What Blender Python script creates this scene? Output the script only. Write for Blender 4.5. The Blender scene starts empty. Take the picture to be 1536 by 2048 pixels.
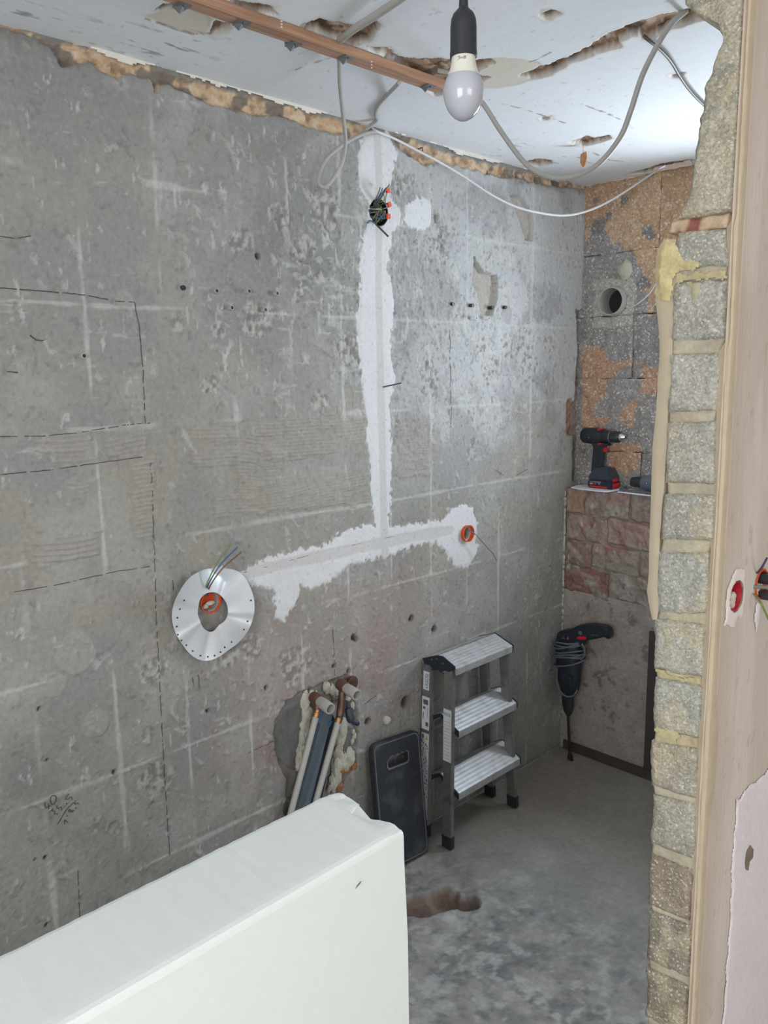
import bpy, bmesh, math, random
import numpy as np
from mathutils import Vector, Matrix
random.seed(7)
scene = bpy.context.scene
C = scene.collection

# ------------------------------------------------------------------ camera
F_PX, YAW, PITCH, ROLL = 1592.11, 0.797259, 0.171962, -0.0169644
CAM = np.array([1.92836, -3.00837, 1.73133])
H, BACK = 2.5, 0.1035            # ceiling height, recess of the upper back wall
PY, PXR, PXL = -1.5, 1.308, 1.187  # partition: end face, right face, left face
fw = np.array([-math.sin(YAW)*math.cos(PITCH), math.cos(YAW)*math.cos(PITCH), -math.sin(PITCH)])
rt = np.array([math.cos(YAW), math.sin(YAW), 0.0]); up = np.cross(rt, fw)
r2 = math.cos(ROLL)*rt + math.sin(ROLL)*up; u2 = -math.sin(ROLL)*rt + math.cos(ROLL)*up
cam_data = bpy.data.cameras.new('camera'); cam = bpy.data.objects.new('camera', cam_data); C.objects.link(cam)
m = Matrix.Identity(4)
for i in range(3):
    m[i][0], m[i][1], m[i][2], m[i][3] = r2[i], u2[i], -fw[i], CAM[i]
cam.matrix_world = m
cam_data.sensor_fit = 'VERTICAL'; cam_data.sensor_height = 32.0
cam_data.lens = F_PX/2048*32.0; cam_data.clip_start = 0.05
scene.camera = cam

# ------------------------------------------------------------------ light
def S(r, g, b):
    f = lambda c: (c/255/12.92 if c/255 <= 0.04045 else ((c/255+0.055)/1.055)**2.4)
    return (f(r), f(g), f(b))
world = bpy.data.worlds.new('world'); scene.world = world; world.use_nodes = True
bg = world.node_tree.nodes['Background']; bg.inputs[0].default_value = (0.72, 0.84, 1.0, 1); bg.inputs[1].default_value = 1.0
def area(name, loc, rot, sx, sy, power, col):
    d = bpy.data.lights.new(name, 'AREA'); d.shape = 'RECTANGLE'; d.size = sx; d.size_y = sy; d.energy = power; d.color = col
    o = bpy.data.objects.new(name, d); C.objects.link(o); o.location = loc; o.rotation_euler = rot; return o
# daylight coming through the window of the big room (right wall) and the small window in the back wall
area('daylight_large_window', (5.76, -3.4, 1.76), (0, math.radians(90), 0), 1.36, 2.35, 43, (1.0, 0.985, 0.955))
area('daylight_rear_window', (2.3, -5.16, 1.76), (math.radians(90), 0, 0), 1.85, 1.36, 50, (1.0, 0.985, 0.955))
area('daylight_small_window', (0.87, 0.30, 1.77), (math.radians(-90), 0, 0), 0.44, 0.68, 23, (0.80, 0.90, 1.0))
vs = scene.view_settings
vs.view_transform = 'Standard'; vs.look = 'None'; vs.gamma = 1.0; vs.use_curve_mapping = False; vs.exposure = 0.70

# ------------------------------------------------------------------ helpers
def ray(px, py): return fw + r2*(px-768)/F_PX - u2*(py-1024)/F_PX
def hit(px, py, ax, val):
    d = ray(px, py); t = (val-CAM[ax])/d[ax]; return CAM + t*d
def at(px, py, dist): return CAM + ray(px, py)*dist
def WY(px, py): q = hit(px, py, 0, 0.0); return (q[1], q[2])
def poly_on(pts, ax, val):
    k = [i for i in range(3) if i != ax]
    return np.array([[hit(a, b, ax, val)[k[0]], hit(a, b, ax, val)[k[1]]] for a, b in pts])
def zoomed(pts, ox, oy, sc): return [(ox+a*sc, oy+b*sc) for a, b in pts]

def _h(ix, iy, s):
    h = (ix.astype(np.int64)*374761393 + iy.astype(np.int64)*668265263 + s*974634777) & 0xffffffff
    h = ((h ^ (h >> 13))*1274126177) & 0xffffffff
    return ((h ^ (h >> 16)) & 0xffff)/65535.0
def vn(x, y, s=0):
    x = np.asarray(x, float); y = np.asarray(y, float)
    ix = np.floor(x); iy = np.floor(y); fx = x-ix; fy = y-iy
    fx = fx*fx*(3-2*fx); fy = fy*fy*(3-2*fy)
    a, b, c, d = _h(ix, iy, s), _h(ix+1, iy, s), _h(ix, iy+1, s), _h(ix+1, iy+1, s)
    return (a*(1-fx)+b*fx)*(1-fy) + (c*(1-fx)+d*fx)*fy
def fbm(x, y, o=4, s=0):
    t = 0; w = 0; a = 1.0
    for k in range(o):
        t = t + a*vn(np.asarray(x)*2**k+17.3*k, np.asarray(y)*2**k-9.1*k, s+k*13); w += a; a *= 0.55
    return t/w
def sm(e0, e1, x):
    t = np.clip((x-e0)/(e1-e0), 0, 1); return t*t*(3-2*t)
def sdf(X, Y, P):
    """signed distance to polygon P, negative inside; far points get 9"""
    X = np.asarray(X, float); Y = np.asarray(Y, float); P = np.asarray(P); out = np.full(X.shape, 9.0); pad = 0.08
    near = (X > P[:, 0].min()-pad) & (X < P[:, 0].max()+pad) & (Y > P[:, 1].min()-pad) & (Y < P[:, 1].max()+pad)
    x = X[near]; y = Y[near]
    if x.size == 0: return out
    d = np.full(x.shape, 1e9); ins = np.zeros(x.shape, bool); n = len(P)
    for i in range(n):
        ax_, ay = P[i]; bx, by = P[(i+1) % n]; ex, ey = bx-ax_, by-ay; L = ex*ex+ey*ey+1e-12
        t = np.clip(((x-ax_)*ex+(y-ay)*ey)/L, 0, 1)
        d = np.minimum(d, (x-ax_-t*ex)**2+(y-ay-t*ey)**2)
        c = ((ay > y) != (by > y)) & (x < (bx-ax_)*(y-ay)/((by-ay) if by != ay else 1e-12)+ax_); ins ^= c
    d = np.sqrt(d); out[near] = np.where(ins, -d, d); return out
def segd(X, Y, pts):
    X = np.asarray(X, float); out = np.full(X.shape, 9.0)
    for (a, b), (c, d) in zip(pts[:-1], pts[1:]):
        ex, ey = c-a, d-b; t = np.clip(((X-a)*ex+(Y-b)*ey)/(ex*ex+ey*ey+1e-12), 0, 1)
        out = np.minimum(out, np.hypot(X-a-t*ex, Y-b-t*ey))
    return out
def mixc(c, d, f):
    return c*(1-f[..., None]) + np.array(d)*f[..., None]

def tag(o, label=None, cat=None, group=None, kind=None):
    if label: o['label'] = label
    if cat: o['category'] = cat
    if group: o['group'] = group
    if kind: o['kind'] = kind
    return o
def link(me, name, mat, parent=None, smooth=False):
    o = bpy.data.objects.new(name, me); C.objects.link(o)
    if mat: me.materials.append(mat)
    if parent is not None:
        o.parent = parent; o.matrix_parent_inverse = Matrix.Translation(-Vector(parent.location))
    if smooth: me.polygons.foreach_set('use_smooth', np.ones(len(me.polygons), bool))
    return o
def empty(name, loc, label, cat, group=None):
    o = bpy.data.objects.new(name, None); C.objects.link(o); o.location = loc; o.empty_display_size = 0.05
    return tag(o, label, cat, group)
def raw_mesh(name, V, Fq, col=None):
    me = bpy.data.meshes.new(name); V = np.asarray(V, np.float32); Fq = np.asarray(Fq, np.int32)
    me.vertices.add(len(V)); me.vertices.foreach_set('co', V.ravel())
    n, k = Fq.shape
    me.loops.add(n*k); me.loops.foreach_set('vertex_index', Fq.ravel())
    me.polygons.add(n); me.polygons.foreach_set('loop_start', np.arange(0, n*k, k, dtype=np.int32))
    me.update(calc_edges=True)
    if col is not None:
        ca = me.color_attributes.new('Col', 'FLOAT_COLOR', 'POINT')
        c4 = np.ones((len(V), 4), np.float32); c4[:, :3] = col; ca.data.foreach_set('color', c4.ravel())
    me.validate(); return me
def grid(name, P, col, mat, parent=None, keep=None, flip=False, smooth=True):
    """P (n,m,3) positions, col (n,m,3); keep (n,m) bool mask of vertices"""
    n, mm = P.shape[:2]; idx = np.arange(n*mm).reshape(n, mm)
    f = np.stack([idx[:-1, :-1], idx[1:, :-1], idx[1:, 1:], idx[:-1, 1:]], -1).reshape(-1, 4)
    if flip: f = f[:, ::-1]
    V = P.reshape(-1, 3); cc = None if col is None else col.reshape(-1, 3)
    if keep is not None:
        kf = keep.reshape(-1)[f].all(1); f = f[kf]; used = np.unique(f); re = np.zeros(n*mm, np.int64); re[used] = np.arange(len(used))
        f = re[f]; V = V[used]; cc = None if cc is None else cc[used]
    return link(raw_mesh(name, V, f, cc), name, mat, parent, smooth)

class MB:
    def __init__(s): s.v = []; s.f = []
    def add(s, vs, fs):
        o = len(s.v); s.v += [tuple(map(float, q)) for q in vs]; s.f += [tuple(o+i for i in f) for f in fs]; return s
    def hexa(s, c8):   # bottom loop 4, top loop 4
        return s.add(c8, [(3, 2, 1, 0), (4, 5, 6, 7), (0, 1, 5, 4), (1, 2, 6, 5), (2, 3, 7, 6), (3, 0, 4, 7)])
    def box(s, a, b):
        (x0, y0, z0), (x1, y1, z1) = a, b
        return s.hexa([(x0, y0, z0), (x1, y0, z0), (x1, y1, z0), (x0, y1, z0), (x0, y0, z1), (x1, y0, z1), (x1, y1, z1), (x0, y1, z1)])
    def beam(s, a, b, wx, wy):
        q = []
        for c in (a, b): q += [(c[0]-wx/2, c[1]-wy/2, c[2]), (c[0]+wx/2, c[1]-wy/2, c[2]), (c[0]+wx/2, c[1]+wy/2, c[2]), (c[0]-wx/2, c[1]+wy/2, c[2])]
        return s.hexa(q)
    def rings(s, R, caps=True):
        o = len(s.v); n = len(R[0])
        for r in R: s.v += [tuple(map(float, q)) for q in r]
        for i in range(len(R)-1):
            for j in range(n): s.f.append((o+i*n+j, o+i*n+(j+1) % n, o+(i+1)*n+(j+1) % n, o+(i+1)*n+j))
        if caps:
            s.f.append(tuple(o+j for j in reversed(range(n)))); s.f.append(tuple(o+(len(R)-1)*n+j for j in range(n)))
        return s
    def lathe(s, p0, axis, prof, n=20, sy=1.0, caps=True):
        """profile [(t along axis, radius)]"""
        a = Vector(axis).normalized(); u = a.orthogonal().normalized() if abs(a.z) < 0.9 else Vector((1, 0, 0))
        if abs(a.z) < 0.9: u = Vector((0, 0, 1)) - a*a.z; u.normalize()
        w = a.cross(u); p0 = Vector(p0); R = []
        for t, r in prof:
            R.append([p0+a*t+(u*math.cos(2*math.pi*k/n)+w*math.sin(2*math.pi*k/n)*sy)*r for k in range(n)])
        return s.rings(R, caps)
    def tube(s, pts, r, n=8, caps=True):
        P = [Vector(tuple(map(float, q))) for q in pts]; R = []; u = None
        rr = r if isinstance(r, (list, tuple)) else [r]*len(P)
        for i, q in enumerate(P):
            t = (P[min(i+1, len(P)-1)]-P[max(i-1, 0)]).normalized()
            if u is None: u = t.orthogonal().normalized()
            u = (u-t*u.dot(t)); u = u.normalized() if u.length > 1e-6 else t.orthogonal().normalized()
            w = t.cross(u); R.append([q+(u*math.cos(2*math.pi*k/n)+w*math.sin(2*math.pi*k/n))*rr[i] for k in range(n)])
        return s.rings(R, caps)
    def prism(s, poly3, d):
        """polygon (list of 3D points) extruded by vector d"""
        n = len(poly3); d = Vector(d); A = [Vector(tuple(map(float, q))) for q in poly3]; o = len(s.v)
        s.v += [tuple(q) for q in A]+[tuple(q+d) for q in A]
        s.f.append(tuple(o+i for i in range(n))); s.f.append(tuple(o+n+i for i in reversed(range(n))))
        for i in range(n): s.f.append((o+i, o+(i+1) % n, o+n+(i+1) % n, o+n+i))
        return s
    def blob(s, c, rx, ry, rz, seed=0, n=10, mz=7, amp=0.25):
        R = []
        for i in range(mz+1):
            th = math.pi*(i+0.001)/(mz+0.002); ring = []
            for k in range(n):
                ph = 2*math.pi*k/n; w = 1+amp*(float(fbm(2+math.cos(ph)*1.3+seed, 2+math.sin(ph)*1.3+i*0.5, 2, seed))-0.5)*2
                ring.append((c[0]+rx*w*math.sin(th)*math.cos(ph), c[1]+ry*w*math.sin(th)*math.sin(ph), c[2]+rz*w*math.cos(th)))
            R.append(ring)
        return s.rings(R)
    def build(s, name, mat, parent=None, bevel=0.0, seg=2, smooth=False):
        me = bpy.data.meshes.new(name); me.from_pydata(s.v, [], s.f); bm = bmesh.new(); bm.from_mesh(me)
        bmesh.ops.recalc_face_normals(bm, faces=bm.faces)
        if bevel:
            es = [e for e in bm.edges if len(e.link_faces) == 2 and e.calc_face_angle(0) > 0.5]
            bmesh.ops.bevel(bm, geom=es, offset=bevel, segments=seg, affect='EDGES', clamp_overlap=True)
        bm.to_mesh(me); bm.free()
        o = link(me, name, mat, parent, smooth or bool(bevel))
        if smooth or bevel:
            me.set_sharp_from_angle(angle=math.radians(40))
        return o
def spline(pts, n=10):
    """Catmull-Rom through points"""
    P = [np.array(q, float) for q in pts]; P = [2*P[0]-P[1]]+P+[2*P[-1]-P[-2]]; out = []
    for i in range(1, len(P)-2):
        for k in range(n):
            t = k/n; a, b, c, d = P[i-1], P[i], P[i+1], P[i+2]
            out.append(0.5*((2*b)+(-a+c)*t+(2*a-5*b+4*c-d)*t*t+(-a+3*b-3*c+d)*t**3))
    out.append(P[-2]); return out

# ------------------------------------------------------------------ materials
def mat_new(name):
    m = bpy.data.materials.new(name); m.use_nodes = True; nt = m.node_tree; b = nt.nodes['Principled BSDF']; return m, nt, b
def plain(name, col, rough=0.5, metal=0.0, grain=0.12, scale=40.0, bump=0.0, bscale=150.0, dirt=None, dirt_amt=0.5, dscale=12, alpha=1.0):
    m, nt, b = mat_new(name); N = nt.nodes; L = nt.links
    tc = N.new('ShaderNodeTexCoord'); no = N.new('ShaderNodeTexNoise'); no.inputs['Scale'].default_value = scale; no.inputs['Detail'].default_value = 5
    L.new(tc.outputs['Object'], no.inputs['Vector'])
    mr = N.new('ShaderNodeMapRange'); mr.inputs['From Min'].default_value = 0.25; mr.inputs['From Max'].default_value = 0.75
    mr.inputs['To Min'].default_value = 1-grain; mr.inputs['To Max'].default_value = 1+grain; L.new(no.outputs['Fac'], mr.inputs['Value'])
    mx = N.new('ShaderNodeMix'); mx.data_type = 'RGBA'; mx.blend_type = 'MULTIPLY'; mx.inputs[0].default_value = 1
    mx.inputs[6].default_value = (*col, 1); L.new(mr.outputs[0], mx.inputs[7]); out = mx.outputs[2]
    if dirt:
        n2 = N.new('ShaderNodeTexNoise'); n2.inputs['Scale'].default_value = dscale; n2.inputs['Detail'].default_value = 8; L.new(tc.outputs['Object'], n2.inputs['Vector'])
        m2 = N.new('ShaderNodeMapRange'); m2.inputs['From Min'].default_value = 0.5; m2.inputs['From Max'].default_value = 0.68; m2.inputs['To Max'].default_value = dirt_amt
        L.new(n2.outputs['Fac'], m2.inputs['Value']); m3 = N.new('ShaderNodeMix'); m3.data_type = 'RGBA'
        L.new(m2.outputs[0], m3.inputs[0]); L.new(out, m3.inputs[6]); m3.inputs[7].default_value = (*dirt, 1); out = m3.outputs[2]
    L.new(out, b.inputs['Base Color']); b.inputs['Roughness'].default_value = rough; b.inputs['Metallic'].default_value = metal
    if bump:
        nb = N.new('ShaderNodeTexNoise'); nb.inputs['Scale'].default_value = bscale; nb.inputs['Detail'].default_value = 6; L.new(tc.outputs['Object'], nb.inputs['Vector'])
        bp = N.new('ShaderNodeBump'); bp.inputs['Strength'].default_value = bump; bp.inputs['Distance'].default_value = 0.004
        L.new(nb.outputs['Fac'], bp.inputs['Height']); L.new(bp.outputs[0], b.inputs['Normal'])
    return m
def attr(name, rough=0.9, grain=0.15, scale=90.0, bump=0.35, bscale=120.0, agg=0.0, aggscale=170.0, stretch=None, dist=0.004):
    """vertex colour x procedural grain, optional aggregate speckle"""
    m, nt, b = mat_new(name); N = nt.nodes; L = nt.links
    a = N.new('ShaderNodeAttribute'); a.attribute_name = 'Col'; tc = N.new('ShaderNodeTexCoord'); vec = tc.outputs['Object']
    if stretch:
        mp = N.new('ShaderNodeMapping'); mp.inputs['Scale'].default_value = stretch; L.new(vec, mp.inputs[0]); vec = mp.outputs[0]
    no = N.new('ShaderNodeTexNoise'); no.inputs['Scale'].default_value = scale; no.inputs['Detail'].default_value = 7; no.inputs['Roughness'].default_value = 0.65; L.new(vec, no.inputs['Vector'])
    mr = N.new('ShaderNodeMapRange'); mr.inputs['From Min'].default_value = 0.3; mr.inputs['From Max'].default_value = 0.7
    mr.inputs['To Min'].default_value = 1-grain; mr.inputs['To Max'].default_value = 1+grain; L.new(no.outputs['Fac'], mr.inputs['Value'])
    mx = N.new('ShaderNodeMix'); mx.data_type = 'RGBA'; mx.blend_type = 'MULTIPLY'; mx.inputs[0].default_value = 1
    L.new(a.outputs['Color'], mx.inputs[6]); L.new(mr.outputs[0], mx.inputs[7]); out = mx.outputs[2]; hgt = no.outputs['Fac']
    nb = N.new('ShaderNodeTexNoise'); nb.inputs['Scale'].default_value = bscale; nb.inputs['Detail'].default_value = 6; L.new(vec, nb.inputs['Vector']); hgt = nb.outputs['Fac']
    if agg:
        vo = N.new('ShaderNodeTexVoronoi'); vo.inputs['Scale'].default_value = aggscale; L.new(tc.outputs['Object'], vo.inputs['Vector'])
        sp = N.new('ShaderNodeSeparateColor'); L.new(vo.outputs['Color'], sp.inputs[0])
        m2 = N.new('ShaderNodeMapRange'); m2.inputs['To Min'].default_value = 1-agg; m2.inputs['To Max'].default_value = 1+agg*0.8; L.new(sp.outputs[0], m2.inputs['Value'])
        m3 = N.new('ShaderNodeMix'); m3.data_type = 'RGBA'; m3.blend_type = 'MULTIPLY'; m3.inputs[0].default_value = 1; L.new(out, m3.inputs[6]); L.new(m2.outputs[0], m3.inputs[7]); out = m3.outputs[2]
        gt = N.new('ShaderNodeMapRange'); gt.inputs['From Min'].default_value = 0.90; gt.inputs['From Max'].default_value = 0.93; gt.inputs['To Max'].default_value = 0.75; L.new(sp.outputs[1], gt.inputs['Value'])
        m4 = N.new('ShaderNodeMix'); m4.data_type = 'RGBA'; L.new(gt.outputs[0], m4.inputs[0]); L.new(out, m4.inputs[6]); m4.inputs[7].default_value = (*S(205, 203, 196), 1); out = m4.outputs[2]
        ad = N.new('ShaderNodeMath'); ad.operation = 'ADD'; L.new(nb.outputs['Fac'], ad.inputs[0])
        ml = N.new('ShaderNodeMath'); ml.operation = 'MULTIPLY'; ml.inputs[1].default_value = 0.5; L.new(sp.outputs[2], ml.inputs[0]); L.new(ml.outputs[0], ad.inputs[1]); hgt = ad.outputs[0]
    L.new(out, b.inputs['Base Color']); b.inputs['Roughness'].default_value = rough; b.inputs['Specular IOR Level'].default_value = 0.25
    bp = N.new('ShaderNodeBump'); bp.inputs['Strength'].default_value = bump; bp.inputs['Distance'].default_value = dist
    L.new(hgt, bp.inputs['Height']); L.new(bp.outputs[0], b.inputs['Normal'])
    return m
M = dict(
    wall=attr('cement_wall', grain=0.13, scale=70, bump=0.55, bscale=75),
    filler=attr('white_filler', grain=0.05, scale=60, bump=0.3, bscale=120),
    ceil=attr('ceiling_plaster', grain=0.03, scale=30, bump=0.12, bscale=60, rough=0.7),
    floor=attr('concrete_floor', grain=0.14, scale=45, bump=0.35, bscale=90, rough=0.75),
    block=attr('pumice_block', grain=0.16, scale=150, bump=0.7, bscale=190, agg=0.22, aggscale=260),
    darkblock=attr('clinker_block', grain=0.18, scale=120, bump=0.7, bscale=150, agg=0.2, aggscale=150),
    mortar=attr('mortar', grain=0.12, scale=110, bump=0.5, bscale=160),
    brick=attr('brick', grain=0.2, scale=70, bump=0.6, bscale=110),
    plaster=attr('plaster_coat', grain=0.045, scale=26, bump=0.2, bscale=60, stretch=(1, 3.0, 0.35)),
    outer=plain('room_plaster', S(226, 222, 216), 0.9, grain=0.05, bump=0.15),
    slab=plain('white_foam_slab', S(232, 237, 233), 0.6, grain=0.015, scale=60, bump=0.08, bscale=350),
    timber=None, cable=plain('grey_cable_sheath', S(163, 161, 157), 0.45, grain=0.05), cable_w=plain('white_cable_sheath', S(205, 205, 206), 0.4, grain=0.04),
    cable_d=plain('brown_grey_cable', S(92, 84, 78), 0.5, grain=0.06), cable_dark=plain('dusty_black_cord', S(92, 96, 102), 0.6, grain=0.1),
    black=plain('black_plastic', S(42, 44, 48), 0.4, grain=0.1), bulbw=plain('opal_bulb', S(176, 177, 186), 0.12, grain=0.01), bulbc=plain('cream_plastic', S(214, 212, 200), 0.35, grain=0.01),
    alu=plain('aluminium', S(190, 192, 194), 0.52, 0.6, grain=0.1, scale=60, dirt=S(150, 147, 142), dirt_amt=0.6, dscale=30),
    alu_d=plain('aluminium_stile', S(150, 150, 149), 0.42, 0.7, grain=0.12, scale=70, dirt=S(120, 117, 112), dirt_amt=0.7, dscale=25),
    navy=plain('dark_blue_plastic', S(34, 40, 50), 0.45, grain=0.12), navy_l=plain('blue_black_plastic', S(46, 55, 66), 0.5, grain=0.12),
    red=plain('red_plastic', S(190, 32, 44), 0.4, grain=0.05), chrome=plain('chrome', S(215, 215, 215), 0.22, 1.0, grain=0.03),
    steel=plain('dark_steel', S(78, 74, 70), 0.4, 0.8, grain=0.15), zinc=plain('zinc_clip', S(140, 146, 150), 0.4, 0.8, grain=0.12),
    rubber=plain('black_foam_mat', S(38, 41, 47), 0.8, grain=0.15, scale=80, bump=0.2, bscale=300, dirt=S(92, 94, 97), dirt_amt=0.35, dscale=14),
    rubber_e=plain('grey_mat_edge', S(96, 96, 98), 0.8, grain=0.1),
    orange=plain('orange_box_plastic', S(214, 84, 38), 0.45, grain=0.06), redbox=plain('crimson_box_plastic', S(176, 34, 54), 0.45, grain=0.06),
    plastic_g=plain('grey_pvc', S(170, 168, 163), 0.45, grain=0.05), pipe=plain('grey_pipe', S(168, 166, 160), 0.45, grain=0.06),
    bore_shade=plain('pipe_depth_shade', S(34, 30, 31), 0.7, grain=0.1),
    brass=plain('brass_brown', S(104, 74, 62), 0.4, 0.4, grain=0.15), copper=plain('copper_bright', S(160, 118, 84), 0.42, 0.8, grain=0.08),
    duct=plain('blue_grey_duct', S(92, 102, 114), 0.6, grain=0.1), tapeb=plain('blue_tape', S(66, 110, 146), 0.5, grain=0.06),
    foam=plain('pale_foam', S(182, 178, 164), 0.9, grain=0.1, scale=60, bump=0.5, bscale=160), foamy=plain('yellow_foam', S(196, 176, 110), 0.9, grain=0.15, scale=60, bump=0.5, bscale=150),
    collar=plain('silver_grey_membrane', S(204, 207, 210), 0.36, 0.12, grain=0.03), dot=plain('dark_dot', S(60, 62, 66), 0.8),
    paper=plain('white_sheet', S(226, 228, 236), 0.7, grain=0.02), pencil=plain('pencil', S(70, 68, 68), 0.9, grain=0.3, scale=200),
    sticker=plain('label_white', S(214, 216, 220), 0.5, grain=0.02), ink=plain('ink_grey', S(92, 96, 104), 0.7), inkblue=plain('ink_blue', S(38, 82, 150), 0.6), yel=plain('ink_yellow', S(190, 170, 80), 0.6),
    wblue=plain('wire_blue', S(58, 92, 132), 0.45), wgreen=plain('wire_green', S(112, 128, 72), 0.45), wbrown=plain('wire_brown', S(112, 80, 60), 0.45), wblack=plain('wire_black', S(50, 50, 52), 0.45), wgrey=plain('wire_grey', S(118, 118, 110), 0.5),
    darkwood=plain('dark_strip', S(66, 58, 56), 0.7, grain=0.15), frame=plain('window_frame_white', S(225, 225, 225), 0.4, grain=0.02),
    beadplaster=plain('beige_plaster_edge', S(180, 167, 145), 0.9, grain=0.04, scale=30, bump=0.15), splinter=plain('splintered_wood', S(176, 128, 88), 0.8, grain=0.25, scale=30),
)
def timber_mat():
    m, nt, b = mat_new('pine_timber'); N = nt.nodes; L = nt.links; tc = N.new('ShaderNodeTexCoord')
    mp = N.new('ShaderNodeMapping'); mp.inputs['Scale'].default_value = (40, 1.6, 40); L.new(tc.outputs['Object'], mp.inputs[0])
    no = N.new('ShaderNodeTexNoise'); no.inputs['Scale'].default_value = 2.2; no.inputs['Detail'].default_value = 6; L.new(mp.outputs[0], no.inputs['Vector'])
    cr = N.new('ShaderNodeValToRGB'); e = cr.color_ramp.elements; e[0].position = 0.3; e[0].color = (*S(142, 106, 84), 1); e[1].position = 0.72; e[1].color = (*S(188, 150, 124), 1)
    L.new(no.outputs['Fac'], cr.inputs[0]); L.new(cr.outputs[0], b.inputs['Base Color']); b.inputs['Roughness'].default_value = 0.6; return m
M['timber'] = timber_mat()
def glass_mat():
    m, nt, b = mat_new('window_glass'); N = nt.nodes; L = nt.links; N.remove(b)
    t = N.new('ShaderNodeBsdfTransparent'); g = N.new('ShaderNodeBsdfGlossy'); g.inputs['Roughness'].default_value = 0.02; mx = N.new('ShaderNodeMixShader'); mx.inputs[0].default_value = 0.05
    L.new(t.outputs[0], mx.inputs[1]); L.new(g.outputs[0], mx.inputs[2]); L.new(mx.outputs[0], N['Material Output'].inputs[0]); return m
M['glass'] = glass_mat()

# ================================================================== LEFT WALL
V_JOINTS = [-2.336, -2.129, -1.921, -1.709, -1.5007, -1.2975, -1.092, -0.886, -0.682, -0.482, -0.275]
H_JOINTS = [2.215, 1.909, 1.607, 1.300, 0.995, 0.690, 0.385]
def wp(pts): return np.array([WY(*q) for q in pts])
FILL_V = wp([(718, 285), (735, 262), (772, 262), (795, 305), (782, 350), (776, 385), (800, 418), (806, 450), (785, 470), (778, 490), (777, 540), (785, 590), (790, 630), (780, 700), (790, 760), (778, 800), (782, 850), (785, 950), (782, 990), (778, 1066), (748, 1066), (744, 1000), (735, 900), (730, 830), (722, 760), (715, 700), (712, 640), (718, 560), (718, 490), (728, 465), (738, 440), (735, 400), (718, 375), (712, 330)])
FILL_H = wp([(385, 1148), (440, 1132), (470, 1150), (520, 1122), (600, 1098), (650, 1086), (700, 1057), (745, 1050), (780, 1055), (850, 1045), (890, 1035), (905, 1020), (925, 1008), (945, 1015), (955, 1050), (952, 1080), (958, 1100), (945, 1125), (925, 1138), (905, 1130), (890, 1100), (870, 1085), (820, 1095), (770, 1115), (745, 1120), (700, 1130), (660, 1165), (620, 1175), (600, 1168), (598, 1190), (590, 1210), (570, 1238), (552, 1235), (548, 1200), (545, 1178), (500, 1172), (470, 1160), (380, 1180)])
FILL_P = wp([(815, 405), (845, 390), (862, 410), (865, 440), (850, 462), (825, 460), (805, 440)])
FILL_S = wp([(360, 1195), (385, 1150), (410, 1140), (420, 1160), (380, 1230), (352, 1240)])
FILLS = [FILL_V, FILL_H, FILL_P, FILL_S]
def fill_d(Y, Z):
    d = np.full(np.shape(Y), 9.0)
    for P in FILLS: d = np.minimum(d, sdf(Y, Z, P))
    rag = 0.026*(fbm(Y*38, Z*26, 3, 5)-0.5) + 0.020*(fbm(Y*110, Z*80, 2, 9)-0.5)
    return d+rag
BAND = [wp([(0, 36), (110, 84), (160, 84), (230, 110), (320, 138), (410, 168), (480, 185), (560, 208), (640, 230), (735, 250), (735, 275), (700, 277), (640, 258), (560, 236), (520, 230), (440, 212), (410, 203), (340, 168), (310, 182), (298, 155), (250, 150), (235, 158), (205, 138), (180, 120), (150, 132), (125, 135), (100, 95), (0, 46)]),
        wp([(780, 262), (850, 290), (950, 322), (1060, 346), (1170, 368), (1170, 382), (1060, 362), (960, 345), (890, 325), (852, 330), (830, 318), (800, 300)])]
BRICKGAP = [wp([(1134, 800), (1142, 797), (1150, 810), (1148, 870), (1134, 872), (1132, 835)]), wp([(1152, 620), (1172, 620), (1172, 970), (1144, 960), (1146, 870), (1150, 780), (1156, 700)])]
RIDGED = [(wp([(70, 878), (180, 862), (190, 920), (130, 935), (80, 915)]), 0.012), (wp([(205, 862), (290, 850), (292, 912), (215, 915)]), 0.012), (wp([(380, 850), (600, 832), (735, 830), (738, 900), (560, 925), (385, 930)]), 0.011), (wp([(425, 985), (560, 955), (738, 935), (738, 1008), (430, 1036)]), 0.0095),
          (wp([(35, 1080), (200, 1062), (202, 1110), (45, 1140)]), 0.014), (wp([(792, 835), (858, 830), (860, 950), (795, 960)]), 0.009), (wp([(262, 930), (310, 905), (305, 1075), (268, 1080)]), 0.012), (wp([(150, 960), (200, 955), (195, 1000), (150, 1005)]), 0.012), (wp([(470, 870), (560, 850), (560, 990), (480, 1000)]), 0.010)]
CRATER = [wp([(948, 512), (968, 545), (995, 550), (998, 570), (993, 600), (985, 632), (960, 630), (955, 590), (945, 560)]), wp([(1020, 388), (1045, 394), (1062, 420), (1069, 445), (1066, 482), (1050, 480), (1042, 450), (1032, 420)]), wp([(870, 425), (878, 430), (876, 446), (868, 446)])]
RECESS = wp([(572, 1402), (600, 1385), (690, 1350), (705, 1360), (715, 1450), (715, 1530), (690, 1560), (680, 1600), (570, 1640), (575, 1560), (548, 1500), (552, 1440)])
DARKMORT = wp([(585, 1390), (612, 1385), (615, 1430), (605, 1480), (598, 1540), (572, 1535), (548, 1508), (552, 1450), (565, 1408)])
DARKMORT2 = wp([(690, 1450), (712, 1455), (705, 1500), (690, 1510)])
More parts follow.
